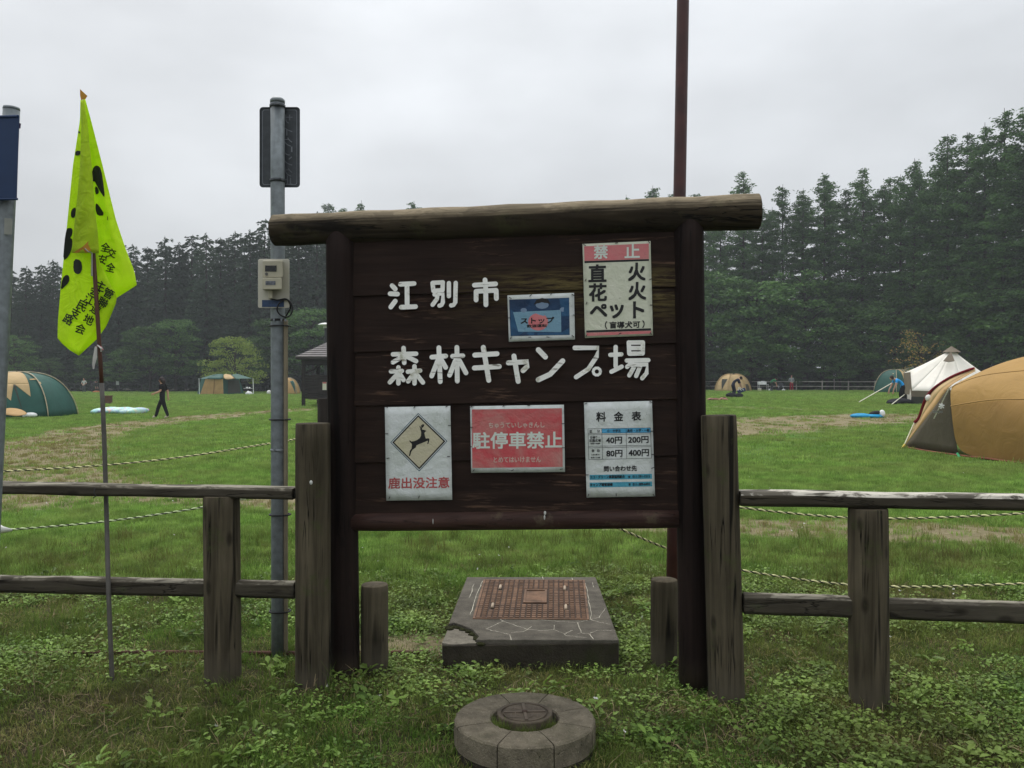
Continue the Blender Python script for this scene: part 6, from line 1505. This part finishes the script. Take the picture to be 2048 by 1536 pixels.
def blade_tuft(rg, n, hgt, wid, spread, lean):
    v, f = [], []
    for i in range(n):
        a = rg.uniform(0, 6.283); r = spread*math.sqrt(rg.random()); x, y = r*math.cos(a), r*math.sin(a); b = rg.uniform(0, 6.283); h = hgt*rg.uniform(.5, 1.2); ln_ = lean*rg.uniform(.2, 1.3)*h
        s = (-math.sin(b)*wid*.5, math.cos(b)*wid*.5); o = len(v)
        for t in (0, .5, 1):
            px_, py_, pz = x+math.cos(b)*ln_*t*t, y+math.sin(b)*ln_*t*t, h*(t-.12*t*t*lean); w = (1, .8, .12)[int(t*2)]
            v += [(px_-s[0]*w, py_-s[1]*w, pz-.01*(t == 0)), (px_+s[0]*w, py_+s[1]*w, pz-.01*(t == 0))]
        f += [(o, o+1, o+3, o+2), (o+2, o+3, o+5, o+4)]
    return v, f
def leaf_patch(rg, n, size, spread, hgt, aspect=.75):
    v, f = [], []
    for i in range(n):
        a = rg.uniform(0, 6.283); r = spread*math.sqrt(rg.random()); z = hgt*rg.uniform(.25, 1.0); b = rg.uniform(0, 6.283); L = size*rg.uniform(.6, 1.25); W = L*aspect*rg.uniform(.8, 1.1)
        d = Vector((math.cos(b), math.sin(b), rg.uniform(-.25, .45))).normalized(); s = d.cross(Vector((rg.gauss(0, .25), rg.gauss(0, .25), 1))).normalized(); nn = s.cross(d)
        c = Vector((r*math.cos(a), r*math.sin(a), z)); o = len(v)
        for t, w, k in ((0, .12, 0), (.35, 1, .02), (.75, .8, .015)):
            p = c+d*L*t; v += [p-s*W*.5*w+nn*L*.10*w, p+nn*L*(-.03), p+s*W*.5*w+nn*L*.10*w]
        v.append(c+d*L+nn*(-.06*L))
        f += [(o, o+1, o+4, o+3), (o+1, o+2, o+5, o+4), (o+3, o+4, o+7, o+6), (o+4, o+5, o+8, o+7), (o+6, o+7, o+9), (o+7, o+8, o+9)]
    return v, f
def scatter(name, coll, pts, scl, tilt, rg, label):
    n = len(pts); me = bpy.data.meshes.new(name); me.vertices.add(n); me.vertices.foreach_set('co', np.asarray(pts, np.float32).ravel())
    k = len(coll.objects)
    me.attributes.new('rot', 'FLOAT_VECTOR', 'POINT').data.foreach_set('vector', np.stack([rg.normal(0, tilt, n), rg.normal(0, tilt, n), rg.uniform(0, 6.283, n)], 1).astype(np.float32).ravel())
    me.attributes.new('scl', 'FLOAT', 'POINT').data.foreach_set('value', np.asarray(scl, np.float32))
    me.attributes.new('pick', 'INT', 'POINT').data.foreach_set('value', rg.integers(0, k, n).astype(np.int32))
    ob = bpy.data.objects.new(name, me); col.objects.link(ob); tag(ob, label, None, None, 'stuff')
    ng = bpy.data.node_groups.new(name, 'GeometryNodeTree'); ng.interface.new_socket('Geometry', in_out='INPUT', socket_type='NodeSocketGeometry'); ng.interface.new_socket('Geometry', in_out='OUTPUT', socket_type='NodeSocketGeometry')
    N = ng.nodes.new; gi = N('NodeGroupInput'); go = N('NodeGroupOutput'); ip = N('GeometryNodeInstanceOnPoints'); ci = N('GeometryNodeCollectionInfo')
    ci.inputs[0].default_value = coll; ci.inputs[1].default_value = True; ci.inputs[2].default_value = True
    def na(nm, t):
        q = N('GeometryNodeInputNamedAttribute'); q.data_type = t; q.inputs[0].default_value = nm; return q.outputs[0]
    e = N('FunctionNodeEulerToRotation'); l = ng.links.new
    l(na('rot', 'FLOAT_VECTOR'), e.inputs[0]); l(gi.outputs[0], ip.inputs['Points']); l(ci.outputs[0], ip.inputs['Instance']); ip.inputs['Pick Instance'].default_value = True
    l(na('pick', 'INT'), ip.inputs['Instance Index']); l(e.outputs[0], ip.inputs['Rotation']); l(na('scl', 'FLOAT'), ip.inputs['Scale']); l(ip.outputs[0], go.inputs[0])
    m = ob.modifiers.new('scatter', 'NODES'); m.node_group = ng
    return ob
prg = random.Random(5); grg = np.random.default_rng(5)
def mk(nm, n, fn):
    c = bpy.data.collections.new(nm)
    for i in range(n): fn(i, c)
    return c
cl_lawn = mk('lawn_tufts', 4, lambda i, c: proto('lawn_tuft_%d' % i, *blade_tuft(prg, 46, .045, .0042, .075, .55), LAWN, c))
cl_far = mk('far_tufts', 3, lambda i, c: proto('far_tuft_%d' % i, *blade_tuft(prg, 60, .055, .011, .22, .5), LAWN, c))
cl_tall = mk('tall_tufts', 4, lambda i, c: proto('tall_tuft_%d' % i, *blade_tuft(prg, 22, .13, .0036, .045, .55), MEAD, c))
cl_drg = mk('dry_tufts', 3, lambda i, c: proto('dry_tuft_%d' % i, *blade_tuft(prg, 26, .06, .004, .07, .7), DRYG, c))
cl_mead = mk('meadow_tufts', 4, lambda i, c: proto('meadow_tuft_%d' % i, *blade_tuft(prg, 30, .055, .0036, .06, .8), MEAD, c))
cl_clov = mk('clover_patches', 4, lambda i, c: proto('clover_patch_%d' % i, *leaf_patch(prg, 34, .019, .10, .040), CLOV, c))
cl_weed = mk('weed_rosettes', 4, lambda i, c: proto('weed_rosette_%d' % i, *leaf_patch(prg, 12, .042, .05, .05, .55), CLOV, c))
cl_dry = mk('straw_bits', 3, lambda i, c: proto('straw_bit_%d' % i, *blade_tuft(prg, 9, .02, .003, .07, 4.0), DRY, c))
cl_flw = mk('flower_heads', 2, lambda i, c: proto('flower_head_%d' % i, *leaf_patch(prg, 7, .008, .003, .009, .7), FLW, c))
def pts_in(n, y0, y1, margin=1.25, power=1.0):
    y = (grg.uniform(y0**(1+power), y1**(1+power), n))**(1/(1+power)); x = grg.uniform(-.64*margin, .64*margin, n)*y
    return x, y
def blocked(x, y):
    b = ((np.abs(x-.10) < .475) & (y > 4.44) & (y < 5.92)) | (((x-.052)**2+(y-3.5)**2) < .30**2)
    for px_, r in ((626, .1), (447, .1), (1455, .1), (1738, .1)):
        Z = FZ(px_); b |= ((x-PX(px_, Z))**2+(y-Z)**2) < r*r
    b |= ((x-11.0)/2.6)**2+((y-16.8)/2.6)**2 < 1
    return b
def emit(name, coll, n, y0, y1, keep, s0, s1, tilt, label, power=1.0, dz=0.0):
    x, y = pts_in(n, y0, y1, power=power); k = keep(x, y); k &= ~blocked(x, y); x, y = x[k], y[k]
    z = np.array([gz(a, b) for a, b in zip(x, y)])+dz
    return scatter(name, coll, np.stack([x, y, z], 1), grg.uniform(s0, s1, len(x)), tilt, grg, label)
def thr(x, y, s, seed, lo, hi, extra=0.0):
    n = vnoise(x, y, s, seed)+.5*vnoise(x, y, s*3.1, seed+4)+extra
    return grg.uniform(lo, hi, len(x)) < n
bare = lambda x, y: (grg.uniform(0, 1, len(x)) > np.clip(soil(x, y)*1.15, 0, .93)) & (grg.uniform(0, 1, len(x)) > np.clip(tracks(x, y)*1.05, 0, .9))
cl_turf = mk('turf_tufts', 5, lambda i, c: proto('turf_tuft_%d' % i, *blade_tuft(prg, 44, .022, .0032, .09, 1.3), MEAD if i < 4 else DRYG, c))
emit('turf', cl_turf, 15000, 2.2, 7.4, lambda x, y: grg.uniform(0, 1, len(x)) > .35*soil(x, y)+.8*tracks(x, y), .6, 1.25, .15, 'fine mossy turf and dead blades between the weeds', 0.55)
emit('grass', cl_mead, 11000, 2.2, 7.2, lambda x, y: bare(x, y) & thr(x, y, 1.1, 2.0, -.6, .7), .45, 1.05, .15, 'short meadow grass round the posts in the foreground', 0.6)
emit('tall_grass', cl_tall, 2600, 2.6, 7.6, lambda x, y: bare(x, y) & thr(x, y, .9, 8.0, -.15, .9), .5, 1.15, .12, 'taller grass tufts behind the fence and by the posts', 0.8)
emit('clover', cl_clov, 12500, 2.2, 6.6, lambda x, y: bare(x, y) & thr(x, y, 1.3, 5.0, -.25, .75, np.where(x > -1.2, .08, -.12)), .6, 1.35, .15, 'low clover and leafy weeds covering the foreground soil', 0.5)
emit('leafy_weeds', cl_weed, 900, 2.2, 6.8, lambda x, y: bare(x, y) & thr(x, y, .7, 9.0, -.3, .6), .6, 1.3, .2, 'scattered broad weed leaves in the foreground', 0.5)
emit('straw', cl_dry, 5200, 2.2, 7.5, lambda x, y: grg.uniform(0, 1, len(x)) < .3+soil(x, y), .5, 1.5, .3, 'dry straw and litter on the bare soil', 0.5, .006)
emit('lawn_grass', cl_lawn, 30000, 6.2, 15, lambda x, y: bare(x, y), .7, 1.35, .12, 'mown green lawn grass behind the fence', 1.0)
emit('field_grass', cl_far, 30000, 13, 48, lambda x, y: bare(x, y), .7, 1.3, .08, 'mown lawn grass across the camping field', 0.75)
emit('outfield_grass', cl_far, 34000, 42, 104, lambda x, y: bare(x, y) & (y < np.where(x > 0, np.interp(x, [0, 20, 36, 46, 60], [100, 94, 90, 76, 60]), 105)), 1.3, 2.1, .08, 'far lawn grass up to the wood edge', 0.6)
emit('clover_flowers', cl_flw, 420, 2.4, 14, lambda x, y: thr(x, y, .6, 3.0, -.4, .7), .8, 1.5, .3, 'tiny white clover flowers dotted over the grass', 0.4, .05)
emit('dry_grass', cl_drg, 16000, 5.6, 22, lambda x, y: (grg.uniform(0.1, 1.3, len(x)) < tracks(x, y)+.12) & (grg.uniform(0, 1, len(x)) < .8), .5, 1.2, .2, 'dry yellow brown grass along the worn tracks', 0.5)
cl_drf = mk('far_dry_tufts', 3, lambda i, c: proto('far_dry_tuft_%d' % i, *blade_tuft(prg, 60, .05, .012, .25, .6), DRYG, c))
emit('far_dry_grass', cl_drf, 30000, 14, 50, lambda x, y: grg.uniform(.25, 2.6, len(x)) < tracks(x, y)+.05, .4, .9, .15, 'dry yellowish grass on the worn tracks across the field', 0.7)
emit('seeding_grass', cl_tall, 2200, 5.9, 8.2, lambda x, y: bare(x, y) & thr(x, y, .8, 14.0, -.35, .6), .6, 1.25, .12, 'upright grass tufts on the lawn under and beside the sign', 0.6)
# grass growing between iron lid and concrete ring
a = grg.uniform(3.3, 6.1, 60); r_ = grg.uniform(.112, .138, 60)
scatter('ring_grass', cl_tall, np.stack([.052+r_*np.cos(a), 3.5+r_*np.sin(a), np.full(60, .09)], 1), grg.uniform(.2, .45, 60), .2, grg, 'little grass tufts sprouting inside the round concrete ring')
# ================================================================ misty air
mt = bpy.data.materials.new('mist'); mt.use_nodes = True; nt = mt.node_tree; nt.nodes.clear()
ov_ = nt.nodes.new('ShaderNodeOutputMaterial'); pv = nt.nodes.new('ShaderNodeVolumePrincipled'); pv.inputs['Color'].default_value = (0.86, 0.92, 0.97, 1); pv.inputs['Density'].default_value = 0.0007; pv.inputs['Anisotropy'].default_value = 0.2
nt.links.new(pv.outputs[0], ov_.inputs['Volume'])
MB().box((0, 180, 14.5), (900, 820, 33)).obj('haze', mt)['kind'] = 'stuff'
# remove the lettering helper, keep only the scene
bpy.data.objects.remove(_txto)
